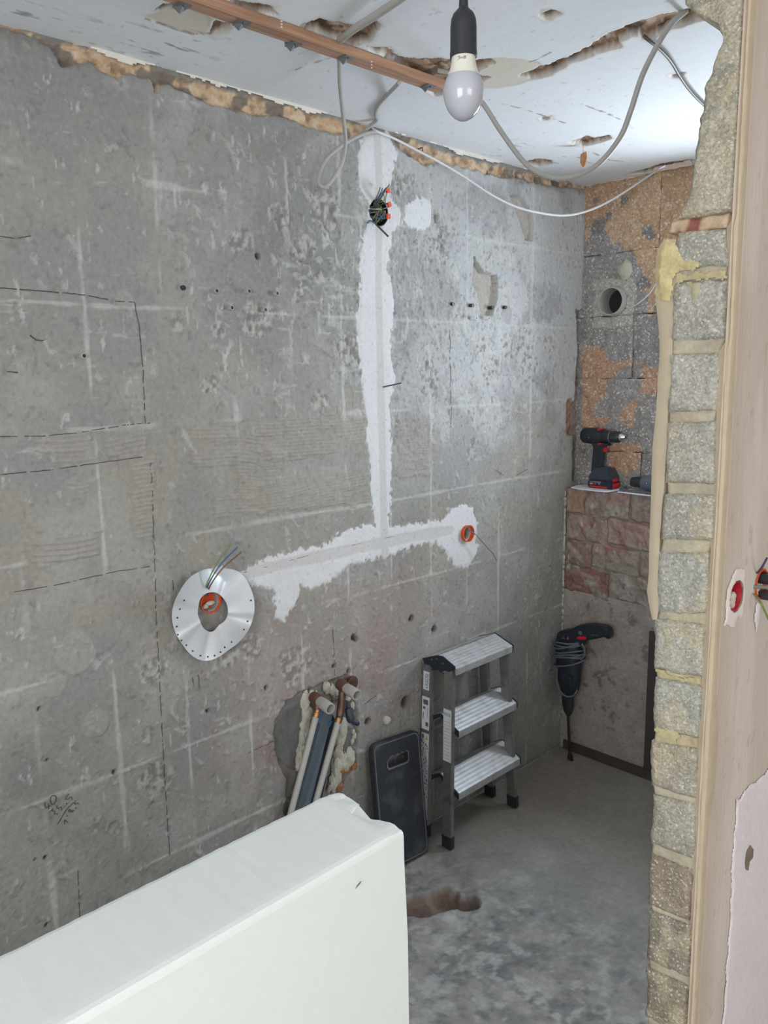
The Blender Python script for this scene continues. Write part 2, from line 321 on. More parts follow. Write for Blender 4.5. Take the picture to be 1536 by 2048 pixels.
ROUGH = [(355, 650, 17), (437, 660, 20), (418, 772, 24), (1015, 692, 22), (1048, 688, 24), (1100, 690, 16), (960, 690, 18), (985, 735, 25), (1060, 735, 26), (590, 1330, 40), (450, 1310, 40), (505, 1290, 30), (310, 1340, 32), (295, 1470, 20), (610, 500, 30), (560, 430, 30), (880, 480, 35), (800, 360, 30), (650, 420, 40), (480, 480, 30), (520, 640, 40), (700, 700, 30), (310, 1560, 45), (190, 1650, 25), (230, 1655, 22), (640, 800, 25), (860, 760, 30), (945, 900, 18)]
DABS = [(150, 1308, 50, 1), (108, 1368, 32, 1), (190, 1448, 34, 1), (28, 1405, 22, 1), (1013, 628, 11, 0), (1050, 632, 7, 0), (1078, 635, 9, 0), (250, 600, 20, 1), (300, 740, 22, 1)]
BOXES = [(*WY(757, 425), 0.043, 0.045), (*WY(931, 1066), 0.026, 0.03), (*WY(420, 1203), 0.029, 0.03)]
HOLES = [(707, 1275, 5), (712, 1279, 4), (822, 1237, 5), (868, 1258, 5), (735, 1443, 6), (811, 1404, 9), (515, 512, 5), (531, 1376, 4), (415, 1422, 4), (93, 1850, 4), (78, 1417, 4), (95, 1520, 3), (228, 1545, 4), (668, 1332, 4), (697, 1342, 4), (90, 1715, 4), (70, 1718, 3)]
def g2(Y, Z, px, py, rp):
    y0, z0 = WY(px, py); y1, z1 = WY(px+rp, py); r = abs(y1-y0)*0.85
    return np.hypot(Y-y0, Z-z0)/r
def wall_fields(Y, Z):
    Y = np.asarray(Y, float); Z = np.asarray(Z, float)
    base = np.array(S(143, 142, 137)); col = np.broadcast_to(base, Y.shape+(3,)).copy(); d = np.zeros(Y.shape)
    # tonal areas of the old plaster, plus window light painted into the colour
    warm = np.exp(-((Y+1.45)/0.42)**2-((Z-0.72)/0.36)**2)*0.9 + np.exp(-((Y+1.15)/0.5)**2-((Z-0.95)/0.25)**2)*0.5
    col = mixc(col, S(142, 132, 127), np.clip(warm*(0.5+fbm(Y*4, Z*4, 3, 3)), 0, 1))
    drk = np.exp(-((Y+1.42)/0.30)**2-((Z-2.10)/0.20)**2)+0.6*np.exp(-((Y+2.2)/0.4)**2-((Z-2.42)/0.10)**2); col = mixc(col, S(120, 120, 120), np.clip(drk*(0.4+fbm(Y*5, Z*5, 3, 12)), 0, 1)*0.8)
    win_light = sm(-1.5, -0.6, Y)*sm(1.1, 1.7, Z); col = mixc(col, S(188, 190, 193), win_light*0.65)  # pale bluish window light towards the back corner, painted into the wall colour
    n1 = fbm(Y*2.6, Z*2.6, 4, 1); col *= (1+0.22*(n1-0.5))[..., None]; d += 0.004*(n1-0.5)
    n2 = fbm(Y*8, Z*6.5, 5, 2); col = mixc(col, S(168, 168, 165), sm(0.52, 0.70, n2)*0.30); col = mixc(col, S(132, 132, 132), sm(0.48, 0.34, n2)*0.45); d += 0.003*(n2-0.5)
    tan = fbm(Y*6+4, Z*8+1, 3, 21); col = mixc(col, S(150, 144, 132), sm(0.52, 0.64, tan)*0.5*sm(1.9, 1.5, Z)*sm(0.6, 1.2, Z))
    red = fbm(Y*7-3, Z*7+8, 4, 22); col = mixc(col, S(146, 122, 115), sm(0.54, 0.74, red)*0.4*np.clip(warm*1.6, 0, 1))
    # scuffs left by chiselled-off tiles, denser in the upper middle
    dens = 0.10+0.95*np.exp(-((Y+1.1)/0.75)**2-((Z-2.0)/0.45)**2)+0.5*np.exp(-((Y+0.5)/0.4)**2-((Z-1.7)/0.6)**2)+0.25*np.exp(-((Y+1.6)/0.5)**2-((Z-0.9)/0.3)**2)
    dens *= 0.5+fbm(Y*5, Z*5, 3, 31)
    mod = 0.25+0.95*sm(0.35, 0.65, fbm(Y*11, Z*9, 3, 36))
    s1 = fbm(Y*66, Z*22, 5, 4); k = sm(0.735, 0.79, s1+dens*0.12); col = mixc(col, S(192, 192, 190), k*0.45*mod); d += 0.0022*k
    s2 = fbm(Y*15, Z*60, 3, 6); k2 = sm(0.77, 0.83, s2+dens*0.10); col = mixc(col, S(188, 187, 184), k2*0.32*mod); d += 0.0010*k2
    s3 = fbm(Y*70, Z*60, 3, 7); k3 = sm(0.32, 0.22, s3-dens*0.03); col = mixc(col, S(116, 114, 112), k3*0.45); d -= 0.0018*k3
    s4 = fbm(Y*34+Z*26, Z*20-Y*12, 4, 8); k4 = sm(0.72, 0.77, s4+dens*0.07); col = mixc(col, S(182, 181, 177), k4*0.4*mod); d += 0.0028*k4
    rgh = fbm(Y*90, Z*45, 4, 14)-0.5; d += 0.006*rgh*np.clip(dens, 0, 1)*sm(0.45, 0.6, fbm(Y*8, Z*8, 3, 15))
    flk = fbm(Y*18, Z*18, 3, 33); e = np.abs(flk-0.56); kk = sm(0.012, 0.0, e)*sm(0.35, 0.9, dens); col = mixc(col, S(92, 90, 88), kk*0.5); d -= 0.002*sm(0.56, 0.58, flk)*sm(0.3, 0.8, dens)
    d += 0.0016*(fbm(Y*30, Z*30, 3, 11)-0.5)
    # tile joint residue
    wob = 0.008*(fbm(Z*3, Y*0+3, 2, 40)-0.5)
    for i, yj in enumerate(V_JOINTS):
        w = 0.0045+0.010*np.clip(fbm(Z*7, Z*0+i*3.7, 3, 50+i)-0.42, 0, 1)*2; gate = sm(0.42, 0.62, fbm(Z*4.5, Z*0+i*7.1, 3, 60+i))
        k = sm(w*1.3, w*0.5, np.abs(Y-yj-wob-0.004*(fbm(Z*30, Z*0+i, 2, 44)-0.5)))*gate
        col = mixc(col, S(194, 194, 191), k*0.5); d += 0.0014*k
    for i, zj in enumerate(H_JOINTS):
        w = 0.004+0.009*np.clip(fbm(Y*8, Y*0+i*3.1, 3, 70+i)-0.42, 0, 1)*2; gate = sm(0.42, 0.58, fbm(Y*5, Y*0+i*5.3, 3, 80+i))
        k = sm(w*1.3, w*0.5, np.abs(Z-zj-0.006*(fbm(Y*4, Y*0+i, 2, 45)-0.5)))*gate
        col = mixc(col, S(192, 192, 188), k*0.45); d += 0.0012*k
    # combed adhesive
    for i, (P, sp) in enumerate(RIDGED):
        dd = sdf(Y, Z, P)+0.03*(fbm(Y*22, Z*30, 3, 90+i)-0.5); k = sm(0.004, -0.006, dd)
        if k.max() <= 0: continue
        ph = (Z+0.012*np.sin(Y*5+i)+0.02*(fbm(Y*5, Z*5, 2, 91)-0.5))/sp*2*math.pi; rg = 0.5+0.5*np.sin(ph); br = sm(0.34, 0.48, fbm(Y*16, Z*40, 3, 92+i))
        d += k*(0.0012+0.0055*rg*br); col = mixc(col, S(148, 143, 135), k*0.5); col = mixc(col, S(160, 155, 146), k*rg*br*0.5)
    for i, (px, py, rp) in enumerate(ROUGH):
        q = g2(Y, Z, px, py, rp)+0.8*(fbm(Y*25, Z*25, 2, 100+i)-0.5); k = sm(1.0, 0.75, q)
        if k.max() <= 0: continue
        t = fbm(Y*85, Z*75, 3, 101+i); d += k*0.006*(t-0.5); col = mixc(col, S(182, 180, 174), k*sm(0.5, 0.62, t)*0.55); col = mixc(col, S(112, 108, 104), k*sm(0.46, 0.36, t)*0.6)
    for px, py, rp, big in DABS:
        q = g2(Y, Z, px, py, rp)+0.35*(fbm(Y*14, Z*14, 2, 120)-0.5); k = sm(1.0, 0.94, q)
        d += 0.0022*k*big; col = mixc(col, S(156, 155, 150) if big else S(150, 150, 150), k*0.55)
    for P in CRATER:
        dd = sdf(Y, Z, P)+0.006*(fbm(Y*60, Z*60, 2, 130)-0.5); k = sm(0.001, -0.003, dd); d -= 0.022*k; col = mixc(col, S(166, 159, 150), k*0.8)
    # crumbled brown render under the ceiling
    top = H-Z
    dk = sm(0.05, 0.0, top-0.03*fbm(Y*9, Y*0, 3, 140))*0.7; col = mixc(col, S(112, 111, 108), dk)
    for i, P in enumerate(BAND):
        dd = sdf(Y, Z, P)+0.024*(fbm(Y*26, Z*26, 3, 141)-0.5); k = sm(0.003, -0.004, dd); t = fbm(Y*40, Z*40, 4, 142)
        d += k*(-0.010+0.016*(t-0.5)); col = mixc(col, S(188, 162, 134), k); col = mixc(col, S(210, 190, 164), k*sm(0.55, 0.7, t)*0.6); col = mixc(col, S(136, 114, 94), k*sm(0.43, 0.33, t)*0.7)
        col = mixc(col, S(96, 94, 92), k*sm(0.60, 0.66, fbm(Y*17, Z*17, 3, 143))*0.8)
    for i, P in enumerate(BRICKGAP):
        dd = sdf(Y, Z, P)+0.012*(fbm(Y*50, Z*50, 3, 145)-0.5); k = sm(0.002, -0.003, dd); d -= 0.018*k*(0.5+fbm(Y*40, Z*40, 2, 146)); col = mixc(col, S(150, 104, 82) if i == 0 else S(120, 104, 92), k*0.85)
    # rounded plaster edge towards the corner
    # pipe recess with fresh grey mortar
    dd = sdf(Y, Z, RECESS)+0.02*(fbm(Y*20, Z*20, 3, 150)-0.5); k = sm(0.004, -0.006, dd); d -= 0.018*k
    col = mixc(col, S(140, 132, 124), k*0.6)
    for P in (DARKMORT, DARKMORT2):
        dd = sdf(Y, Z, P)+0.016*(fbm(Y*20, Z*30, 3, 151)-0.5); k = sm(0.003, -0.004, dd); d += 0.012*k; col = mixc(col, S(104, 104, 103), k*0.92)
    for px, py, rp in HOLES:
        q = g2(Y, Z, px, py, rp); k = sm(1.15, 0.7, q); d -= 0.03*k; col = mixc(col, S(120, 104, 98), sm(1.9, 1.0, q)*0.6); col = mixc(col, S(70, 58, 54), k*0.8)
    # flat under the filler, cut for the boxes
    f = fill_d(Y, Z); k = sm(0.004, -0.004, f); d = d*(1-k); col = mixc(col, S(190, 190, 188), k)
    for y0, z0, r, dep in BOXES:
        k = sm(r, r-0.004, np.hypot(Y-y0, Z-z0)); d = d*(1-k)-dep*k; col = mixc(col, S(120, 116, 110), k)
    d -= 0.004*sm(0.02, 0.0, np.abs(Z))
    return d, np.clip(col, 0, 1)
def wall_x(y, z): return float(wall_fields(np.array([y]), np.array([z]))[0][0])
def onwall(px, py, off=0.001):
    y, z = WY(px, py); return np.array([wall_x(y, z)+off, y, z])
ys = np.concatenate([np.linspace(-5.0, -2.66, 150), np.arange(-2.64, BACK+0.004, 0.004)]); zs = np.arange(0, H+0.001, 0.004)
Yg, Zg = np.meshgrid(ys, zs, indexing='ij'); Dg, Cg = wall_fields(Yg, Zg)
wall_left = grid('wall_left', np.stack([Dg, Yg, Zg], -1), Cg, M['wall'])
tag(wall_left, 'bare grey cement wall with tile marks and white filled cable chases', None, None, 'structure')
# white filler of the chases
def filler(name, P, step=0.0026):
    y = np.arange(P[:, 0].min()-0.03, P[:, 0].max()+0.03, step); z = np.arange(P[:, 1].min()-0.03, min(P[:, 1].max()+0.03, H), step)
    Y, Z = np.meshgrid(y, z, indexing='ij')
    rag = 0.026*(fbm(Y*38, Z*26, 3, 5)-0.5) + 0.020*(fbm(Y*110, Z*80, 2, 9)-0.5); d = sdf(Y, Z, P)+rag
    keep = d < 0
    for y0, z0, r, dep in BOXES: keep &= np.hypot(Y-y0, Z-z0) > r-0.003
    t = fbm(Y*14, Z*14, 3, 200); col = np.broadcast_to(np.array(S(203, 203, 205)), Y.shape+(3,)).copy(); col *= (1+0.10*(t-0.5))[..., None]
    cen = np.minimum(segd(Y, Z, wp([(752, 262), (757, 380), (757, 425), (755, 560), (758, 700), (760, 800), (768, 1110)])), segd(Y, Z, wp([(470, 1152), (620, 1118), (768, 1085), (900, 1062)]))-0.004)
    w = 0.021+0.008*(fbm(Z*9, Y*9, 2, 201)-0.5); k = sm(w, w-0.012, cen); col = mixc(col, S(184, 179, 176), k*0.65)
    sp = fbm(Y*160, Z*120, 2, 202); col = mixc(col, S(150, 148, 146), sm(0.22, 0.16, sp)*0.5)
    gr = sm(0.0, -0.012, d); col = mixc(col, S(196, 197, 198), (1-gr)*0.35)
    X = 0.0006+0.0022*gr+0.0012*(fbm(Y*20, Z*12, 3, 203)-0.5)-0.0016*k*gr
    return grid(name, np.stack([X, Y, Z], -1), col, M['filler'], wall_left, keep)
for P in FILLS: filler('filler_patch', P)

# pencil marks on the wall, dowels in it
def ribbon(pts3, w, nrm=(1, 0, 0)):
    b = MB(); n = Vector(nrm); P = [Vector(tuple(map(float, q))) for q in pts3]; L = []
    for i, q in enumerate(P):
        t = (P[min(i+1, len(P)-1)]-P[max(i-1, 0)]).normalized(); s_ = n.cross(t).normalized()*w*0.5; L.append((q+s_, q-s_))
    for i in range(len(P)-1): b.add([L[i][0], L[i][1], L[i+1][1], L[i+1][0]], [(0, 1, 2, 3)])
    return b
def pencil(pts, w=0.0024, dash=None, seg=7, name='pencil_line'):
    b = MB(); rnd = random.Random(len(pts)*31+int(pts[0][0]))
    for (x0, y0), (x1, y1) in zip(pts[:-1], pts[1:]):
        n = max(2, int(math.hypot(x1-x0, y1-y0)/seg)+1); Q = []
        for i in range(n+1):
            t = i/n; Q.append((x0+(x1-x0)*t+rnd.uniform(-.5, .5)*(0 < i < n), y0+(y1-y0)*t+rnd.uniform(-.5, .5)*(0 < i < n)))
        yz = [WY(*q) for q in Q]; dd = wall_fields(np.array([q[0] for q in yz]), np.array([q[1] for q in yz]))[0]
        P3 = [(float(e)+0.0012, q[0], q[1]) for e, q in zip(dd, yz)]
        for i in range(len(P3)-1):
            if dash and rnd.random() < dash: continue
            r = ribbon(P3[i:i+2], w*rnd.uniform(.7, 1.2)); b.add(r.v, r.f)
    return b.build(name, M['pencil'], wall_left)
pencil([(0, 576), (85, 582), (170, 590), (230, 602), (268, 605), (278, 650), (285, 740), (288, 800), (290, 848)], dash=0.12)
pencil([(300, 925), (306, 1050), (310, 1150), (312, 1230), (318, 1350), (326, 1500), (335, 1650), (341, 1744)], 0.0020, dash=0.25)
pencil([(0, 873), (90, 872), (150, 866), (250, 850), (300, 846)], 0.0020, dash=0.2); pencil([(0, 949), (100, 940), (200, 925), (285, 914)], 0.0022, dash=0.15)
pencil([(16, 1186), (120, 1168), (230, 1143), (300, 1133)], 0.0018, dash=0.3); pencil([(665, 1258), (668, 1300), (670, 1370)], 0.0018, dash=0.1)
pencil([(496, 1506), (530, 1490), (550, 1480)], 0.0018, dash=0.1); pencil([(728, 1408), (752, 1391)], 0.0022); pencil([(155, 1740), (157, 1790), (160, 1850)], 0.0018, dash=0.2)
pencil([(345, 1160), (347, 1180)], 0.0025); pencil([(385, 1355), (387, 1372)], 0.002); pencil([(397, 1350), (399, 1378)], 0.002); pencil([(60, 670), (72, 680), (90, 681)], 0.003); pencil([(0, 473), (30, 477), (62, 472)], 0.002, dash=0.1)
pencil([(14, 743), (36, 745)], 0.003, dash=0.3); pencil([(900, 660), (901, 740), (902, 860)], 0.0022, dash=0.25); pencil([(990, 940), (1020, 958), (1060, 935)], 0.0024, dash=0.15)
pencil([(741, 470), (742, 560), (744, 700), (746, 800), (748, 930), (752, 1040)], 0.0018, dash=0.3); pencil([(480, 1147), (560, 1126), (640, 1105), (720, 1087), (800, 1070)], 0.0014, dash=0.35)
HW = [[(440, 260), (395, 310), (385, 380), (400, 450), (440, 500), (490, 490), (520, 420), (535, 320), (500, 265), (440, 260)], [(250, 440), (248, 520), (262, 585), (350, 540)], [(345, 470), (345, 620)], [(350, 545), (410, 530)], [(435, 590), (425, 650), (450, 670), (500, 650), (485, 720), (500, 745), (560, 730), (570, 765)],
      [(550, 520), (560, 590), (610, 600), (640, 550), (680, 590), (670, 650)], [(860, 225), (800, 310), (785, 365), (830, 365), (920, 290), (940, 320), (935, 380)], [(1030, 385), (1000, 470), (1030, 490), (1090, 450), (1110, 490)], [(800, 450), (810, 495)], [(1030, 570), (1045, 605)],
      [(985, 440), (850, 570), (800, 630), (700, 790), (570, 1010)], [(850, 640), (870, 690), (920, 680), (960, 640), (1000, 660), (960, 690), (920, 650), (870, 620), (850, 640)], [(750, 880), (748, 1000)], [(750, 885), (790, 920), (825, 950)], [(800, 780), (840, 800)]]
hb = MB()
for st in HW:
    yz = [WY(*q) for q in zoomed(st, 70, 1570, 120/1536)]; dd = wall_fields(np.array([q[0] for q in yz]), np.array([q[1] for q in yz]))[0]
    r = ribbon([(float(e)+0.0013, q[0], q[1]) for e, q in zip(dd, yz)], 0.0021); hb.add(r.v, r.f)
hb.build('handwriting', M['pencil'], wall_left)
for px, py, l, mt in [(364, 576, 4, 'black'), (431, 582, 5, 'plastic_g'), (493, 583, 7, 'plastic_g'), (551, 587, 7, 'plastic_g'), (459, 616, 8, 'plastic_g'), (527, 620, 8, 'plastic_g'), (165, 712, 5, 'plastic_g'), (904, 608, 5, 'black'), (940, 611, 8, 'black'), (986, 615, 13, 'black'), (1006, 615, 8, 'black'), (943, 637, 15, 'paper'), (967, 637, 15, 'paper')]:
    q = onwall(px, py, 0); L_ = l/1000*1.5+0.002
    o = MB().lathe((q[0]-0.006, q[1], q[2]), (1, 0, 0), [(0, 0.0066), (L_+0.006, 0.0066), (L_+0.006, 0.0050), (0.002, 0.0048)], 12).build('wall_plug', M[mt], wall_left, smooth=True)
    MB().lathe((q[0]+L_-0.0015, q[1], q[2]), (1, 0, 0), [(0, 0.0051), (0.0006, 0.0051)], 10).build('plug_bore', M['black'], o)

# ================================================================== BACK WALL
# upper wall: grey clinker blocks smeared with brown render; lower brick ledge in front of it
def back_color(X, Z, seed=0):
    t = fbm(X*7, Z*7, 4, 300); c = np.broadcast_to(np.array(S(146, 142, 139)), X.shape+(3,)).copy(); c *= (1+0.5*(fbm(X*14, Z*14, 3, 301)-0.5))[..., None]
    P = lambda pts: poly_on(pts, 1, BACK)
    n = 0.045*(fbm(X*22, Z*22, 4, 302)-0.5)
    br = np.minimum.reduce([sdf(X, Z, P(q))+n for q in (
        [(1168, 360), (1390, 320), (1390, 470), (1320, 500), (1318, 600), (1300, 640), (1290, 560), (1275, 520), (1240, 480), (1225, 490), (1205, 455), (1185, 460), (1172, 495), (1168, 440)],
        [(1166, 700), (1190, 690), (1215, 695), (1218, 725), (1290, 722), (1290, 730), (1235, 740), (1215, 760), (1205, 800), (1190, 815), (1185, 835), (1222, 830), (1222, 850), (1180, 862), (1168, 850)],
        [(1245, 815), (1275, 800), (1272, 835), (1262, 850), (1240, 840)], [(1215, 885), (1285, 885), (1280, 930), (1255, 950), (1222, 930)], [(1285, 740), (1320, 735), (1315, 790), (1285, 785)])])
    k = sm(0.004, -0.006, br); c = mixc(c, S(180, 148, 120), k); c = mixc(c, S(194, 166, 138), k*sm(0.5, 0.65, t)*0.8); c = mixc(c, S(176, 138, 116), k*sm(1.95, 1.75, Z)*0.6)
    spots = [(1200, 452, 15), (1300, 465, 11), (1218, 430, 6), (1250, 400, 7), (1290, 570, 12), (1195, 400, 6)]
    for px, py, rp in spots:
        q0 = hit(px, py, 1, BACK); q = np.hypot(X-q0[0], Z-q0[2])/(rp/440)+1.1*(fbm(X*40, Z*40, 3, 310)-0.5); kk = sm(1.1, 0.9, q); c = mixc(c, S(124, 123, 123), kk*0.9)
    m_ = hit(1229, 605, 1, BACK); q = np.maximum(np.abs(X-m_[0]), np.abs(Z-m_[2]))/0.095+0.25*(fbm(X*20, Z*20, 2, 311)-0.5); c = mixc(c, S(176, 172, 164), sm(1.05, 0.95, q)*0.9)
    return c
def rough_piece(name, corners, depth, nrm, colf, mat, parent, amp=0.006, edge=0.012, step=0.006, seed=1, wob=0.006, left=None):
    """corners TL,TR,BL,BR as 2D (a,b) on the face; face built in 3D by nrm(a,b,off): off>0 = into the wall"""
    TL, TR, BL, BR = [np.array(c, float) for c in corners]; w = max(np.linalg.norm(TR-TL), np.linalg.norm(BR-BL)); h = max(np.linalg.norm(TL-BL), np.linalg.norm(TR-BR))
    n = max(4, int(w/step)); k = max(4, int(h/step)); u, v = np.meshgrid(np.linspace(0, 1, n+1), np.linspace(0, 1, k+1), indexing='ij')
    A = (TL[0]*(1-u)+TR[0]*u)*(1-v)+(BL[0]*(1-u)+BR[0]*u)*v; B = (TL[1]*(1-u)+TR[1]*u)*(1-v)+(BL[1]*(1-u)+BR[1]*u)*v
    if left is not None: xl0 = left(B)+0.010*(fbm(B*60, B*0, 3, 409)-0.5); A = xl0+(TR[0]-xl0)*u
    e = np.minimum(np.minimum(u, 1-u)*w, np.minimum(v, 1-v)*h)
    A = A+wob*(fbm(A*25+seed, B*25, 3, 401)-0.5)*2*np.where(e < edge, 1, 0.4); B = B+wob*(fbm(A*25, B*25-seed, 3, 402)-0.5)*2*np.where(e < edge, 1, 0.4)
    off = edge*0.7*(1-sm(0, edge, e))**1.5+amp*(0.5-fbm(A*30+seed*3, B*30, 4, 403))*2+amp*0.7*(0.5-fbm(A*90, B*90+seed, 2, 404))
    P = nrm(A, B, off); col = colf(A, B); nn, kk = n+1, k+1; idx = np.arange(nn*kk).reshape(nn, kk)
    f = np.stack([idx[:-1, :-1], idx[1:, :-1], idx[1:, 1:], idx[:-1, 1:]], -1).reshape(-1, 4)
    loop = list(idx[:, 0])+list(idx[-1, 1:])+list(idx[-2::-1, -1])+list(idx[0, -2:0:-1]); nb = len(loop)
    back = nrm(A, B, np.full(A.shape, depth)).reshape(-1, 3)[loop]; cb = col.reshape(-1, 3)[loop]; o = nn*kk
    sk = np.array([[loop[(i+1) % nb], loop[i], o+i, o+(i+1) % nb] for i in range(nb)])
    V = np.concatenate([P.reshape(-1, 3), back]); Fq = np.concatenate([f, sk]); cc = np.concatenate([col.reshape(-1, 3), cb])
    me = raw_mesh(name, V, Fq, cc); bm = bmesh.new(); bm.from_mesh(me); bmesh.ops.recalc_face_normals(bm, faces=bm.faces); bm.to_mesh(me); bm.free()
    o_ = link(me, name, mat, parent, True); me.set_sharp_from_angle(angle=math.radians(55)); return o_
PC = hit(1229, 603, 1, BACK)
def nb_(A, B, off):
    k = np.where(off < 0.05, sm(0.060, 0.055, np.hypot(A-PC[0], B-PC[2])), 0); return np.stack([A, BACK-0.008+off+0.072*k, B], -1)
wb = MB(); WX0, WX1, WZ0, WZ1 = 0.64, 1.10, 1.40, 2.14
wb.box((-0.2, BACK+0.07, -0.1), (WX0, BACK+0.22, H+0.12)); wb.box((WX0, BACK+0.005, -0.1), (WX1, BACK+0.22, WZ0)); wb.box((WX0, BACK+0.005, WZ1), (WX1, BACK+0.22, H+0.12)); wb.box((WX1, BACK+0.005, -0.1), (5.8, BACK+0.22, H+0.12))
wall_back = wb.build('wall_back', plain('back_core_mortar', S(160, 140, 122), 0.95, grain=0.2, bump=0.4), None)
tag(wall_back, 'old back wall of dark grey blocks smeared with brown render', None, None, 'structure')
zc = [1.225, 1.385, 1.695, 1.955, 2.21, 2.497]; xs_off = [0.30, 0.36, 0.245, 0.42, 0.34]
for i in range(5):
    cuts = [-0.03, xs_off[i], 0.635]
    for j in range(2):
        x0, x1 = cuts[j]+0.0004, cuts[j+1]-0.0004
        rough_piece('wall_block', [(x0, zc[i+1]-0.0004), (x1, zc[i+1]-0.0004), (x0, zc[i]+0.0004), (x1, zc[i]+0.0004)], 0.085, nb_, back_color, M['darkblock'], wall_back, amp=0.006, edge=0.0045, seed=i*2+j+1, wob=0.005)
# window in the hidden part of the back wall
wf = MB()
for a, b in (((WX0, BACK+0.10, WZ0), (WX0+0.05, BACK+0.15, WZ1)), ((WX1-0.05, BACK+0.10, WZ0), (WX1, BACK+0.15, WZ1)), ((WX0+0.05, BACK+0.10, WZ0), (WX1-0.05, BACK+0.15, WZ0+0.05)), ((WX0+0.05, BACK+0.10, WZ1-0.05), (WX1-0.05, BACK+0.15, WZ1))): wf.box(a, b)
w1 = wf.build('window_1', M['frame'], None, bevel=0.004); tag(w1, 'small white framed window in the back wall', None, None, 'structure')
MB().box((WX0+0.05, BACK+0.122, WZ0+0.05), (WX1-0.05, BACK+0.126, WZ1-0.05)).build('pane', M['glass'], w1)
# lower ledge wall of old bricks under thin slurry
def low_color(X, Z):
    t = fbm(X*9, Z*9, 4, 320); c = np.broadcast_to(np.array(S(152, 144, 137)), X.shape+(3,)).copy(); c *= (1+0.4*(fbm(X*20, Z*20, 4, 321)-0.5))[..., None]
    k = sm(0.44, 0.56, fbm(X*11+3, Z*15, 4, 322))*sm(0.78, 0.98, Z); c = mixc(c, S(156, 126, 120), k*0.8)
    c = mixc(c, S(142, 102, 97), sm(0.60, 0.68, fbm(X*24, Z*24, 3, 323))*sm(0.85, 1.0, Z)*0.8); c = mixc(c, S(170, 162, 152), sm(0.6, 0.7, t)*0.5*sm(0.6, 0.9, Z))
    c = mixc(c, S(170, 130, 84), np.exp(-((X-0.06)/0.03)**2-((Z-1.15)/0.05)**2)*0.8); c = mixc(c, S(190, 184, 176), sm(0.70, 0.76, fbm(X*60, Z*26, 3, 324))*0.8*sm(0.7, 0.9, Z))
    c = mixc(c, S(96, 90, 84), sm(0.34, 0.26, fbm(X*30, Z*30, 3, 325))*0.6); return c
wl = MB().box((0, 0.008, 0), (PXL+0.01, BACK+0.012, 1.222)).build('wall_back_ledge', plain('ledge_mortar', S(140, 130, 120), 0.95, grain=0.2, bump=0.5), None)
tag(wl, 'waist-high brick ledge wall carrying the drills, under the back wall', None, None, 'structure')
nl_ = lambda A, B, off: np.stack([A, off-0.001, B], -1)
def brick_col(base, f):
    def g(X, Z):
        c = low_color(X, Z); n_ = fbm(X*16, Z*16, 3, 330); return mixc(c, S(*base), f*sm(0.30, 0.5, n_))
    return g
rows = [(1.115, 1.226, [0.005, 0.095, 0.31, 0.52, 0.75, 0.96, 1.19]), (1.0, 1.108, [0.005, 0.21, 0.42, 0.64, 0.86, 1.19]), (0.885, 0.994, [0.005, 0.135, 0.36, 0.58, 0.8, 1.0, 1.19]), (0.765, 0.878, [0.005, 0.225, 0.44, 0.66, 0.88, 1.19])]
bc = {(0, 0): ((156, 132, 114), .8), (2, 0): ((134, 100, 95), .8), (2, 1): ((142, 134, 126), .85), (3, 0): ((126, 90, 86), .9), (1, 1): ((156, 104, 98), .4), (1, 0): ((146, 120, 114), .5), (0, 1): ((150, 130, 124), .5)}
for r, (z0, z1, xs) in enumerate(rows):
    for j in range(len(xs)-1):
        base, f = bc.get((r, j), ((132, 122, 114), 0.5)); dz = -0.012 if r else 0.0
        rough_piece('brick', [(xs[j]+0.002, z1+0.002), (xs[j+1]-0.002, z1+dz+0.002), (xs[j]+0.002, z0-0.001), (xs[j+1]-0.002, z0+dz-0.001)], 0.015, nl_, brick_col(base, f), M['brick'], wl, amp=0.011, edge=0.008, seed=r*9+j+30, wob=0.009)
Xg, Zq = np.meshgrid(np.arange(0, PXL+0.01, 0.007), np.arange(0, 0.765, 0.007), indexing='ij')
grid('render_coat', np.stack([Xg, 0.0-0.004*(fbm(Xg*12, Zq*12, 3, 331)-0.5)-0.004*(fbm(Xg*40, Zq*40, 3, 332)-0.5), Zq], -1), low_color(Xg, Zq), M['brick'], wl)
Xg, Yq = np.meshgrid(np.arange(0, PXL+0.01, 0.008), np.linspace(0.0, BACK, 14), indexing='ij')
grid('ledge_top', np.stack([Xg, Yq, 1.2245+0.003*(fbm(Xg*30, Yq*30, 3, 333)-0.5)], -1), np.broadcast_to(np.array(S(150, 140, 130)), Xg.shape+(3,)).copy(), M['mortar'], wl)
bb = MB().box((0.02, -0.008, 0.0), (PXL-0.01, -0.0005, 0.045)).build('baseboard_back', M['darkwood'], None, bevel=0.002); tag(bb, 'dark strip along the foot of the brick ledge', None, None, 'structure')
q0 = hit(1293, 1400, 1, -0.006)[0]
t1 = MB().box((q0, -0.010, 0.0455), (q0+0.05, -0.0005, 0.66)).build('trim_1', M['darkwood'], None, bevel=0.002); tag(t1, 'dark upright strip on the brick ledge beside the block pier', None, None, 'structure')
# mortar run down the corner between the cement wall and the ledge
cb = MB()
for i in range(26):
    z = 0.55+i*0.026+random.uniform(-.006, .006)
    if z > 1.2: break
    cb.blob((0.002, -0.006, z), random.uniform(.004, .008), random.uniform(.004, .008), random.uniform(.008, .02), i, 7, 5)
cb.build('corner_mortar_drips', M['mortar'] if False else plain('pale_mortar', S(170, 165, 158), 0.9, grain=0.15), wall_left, smooth=True)
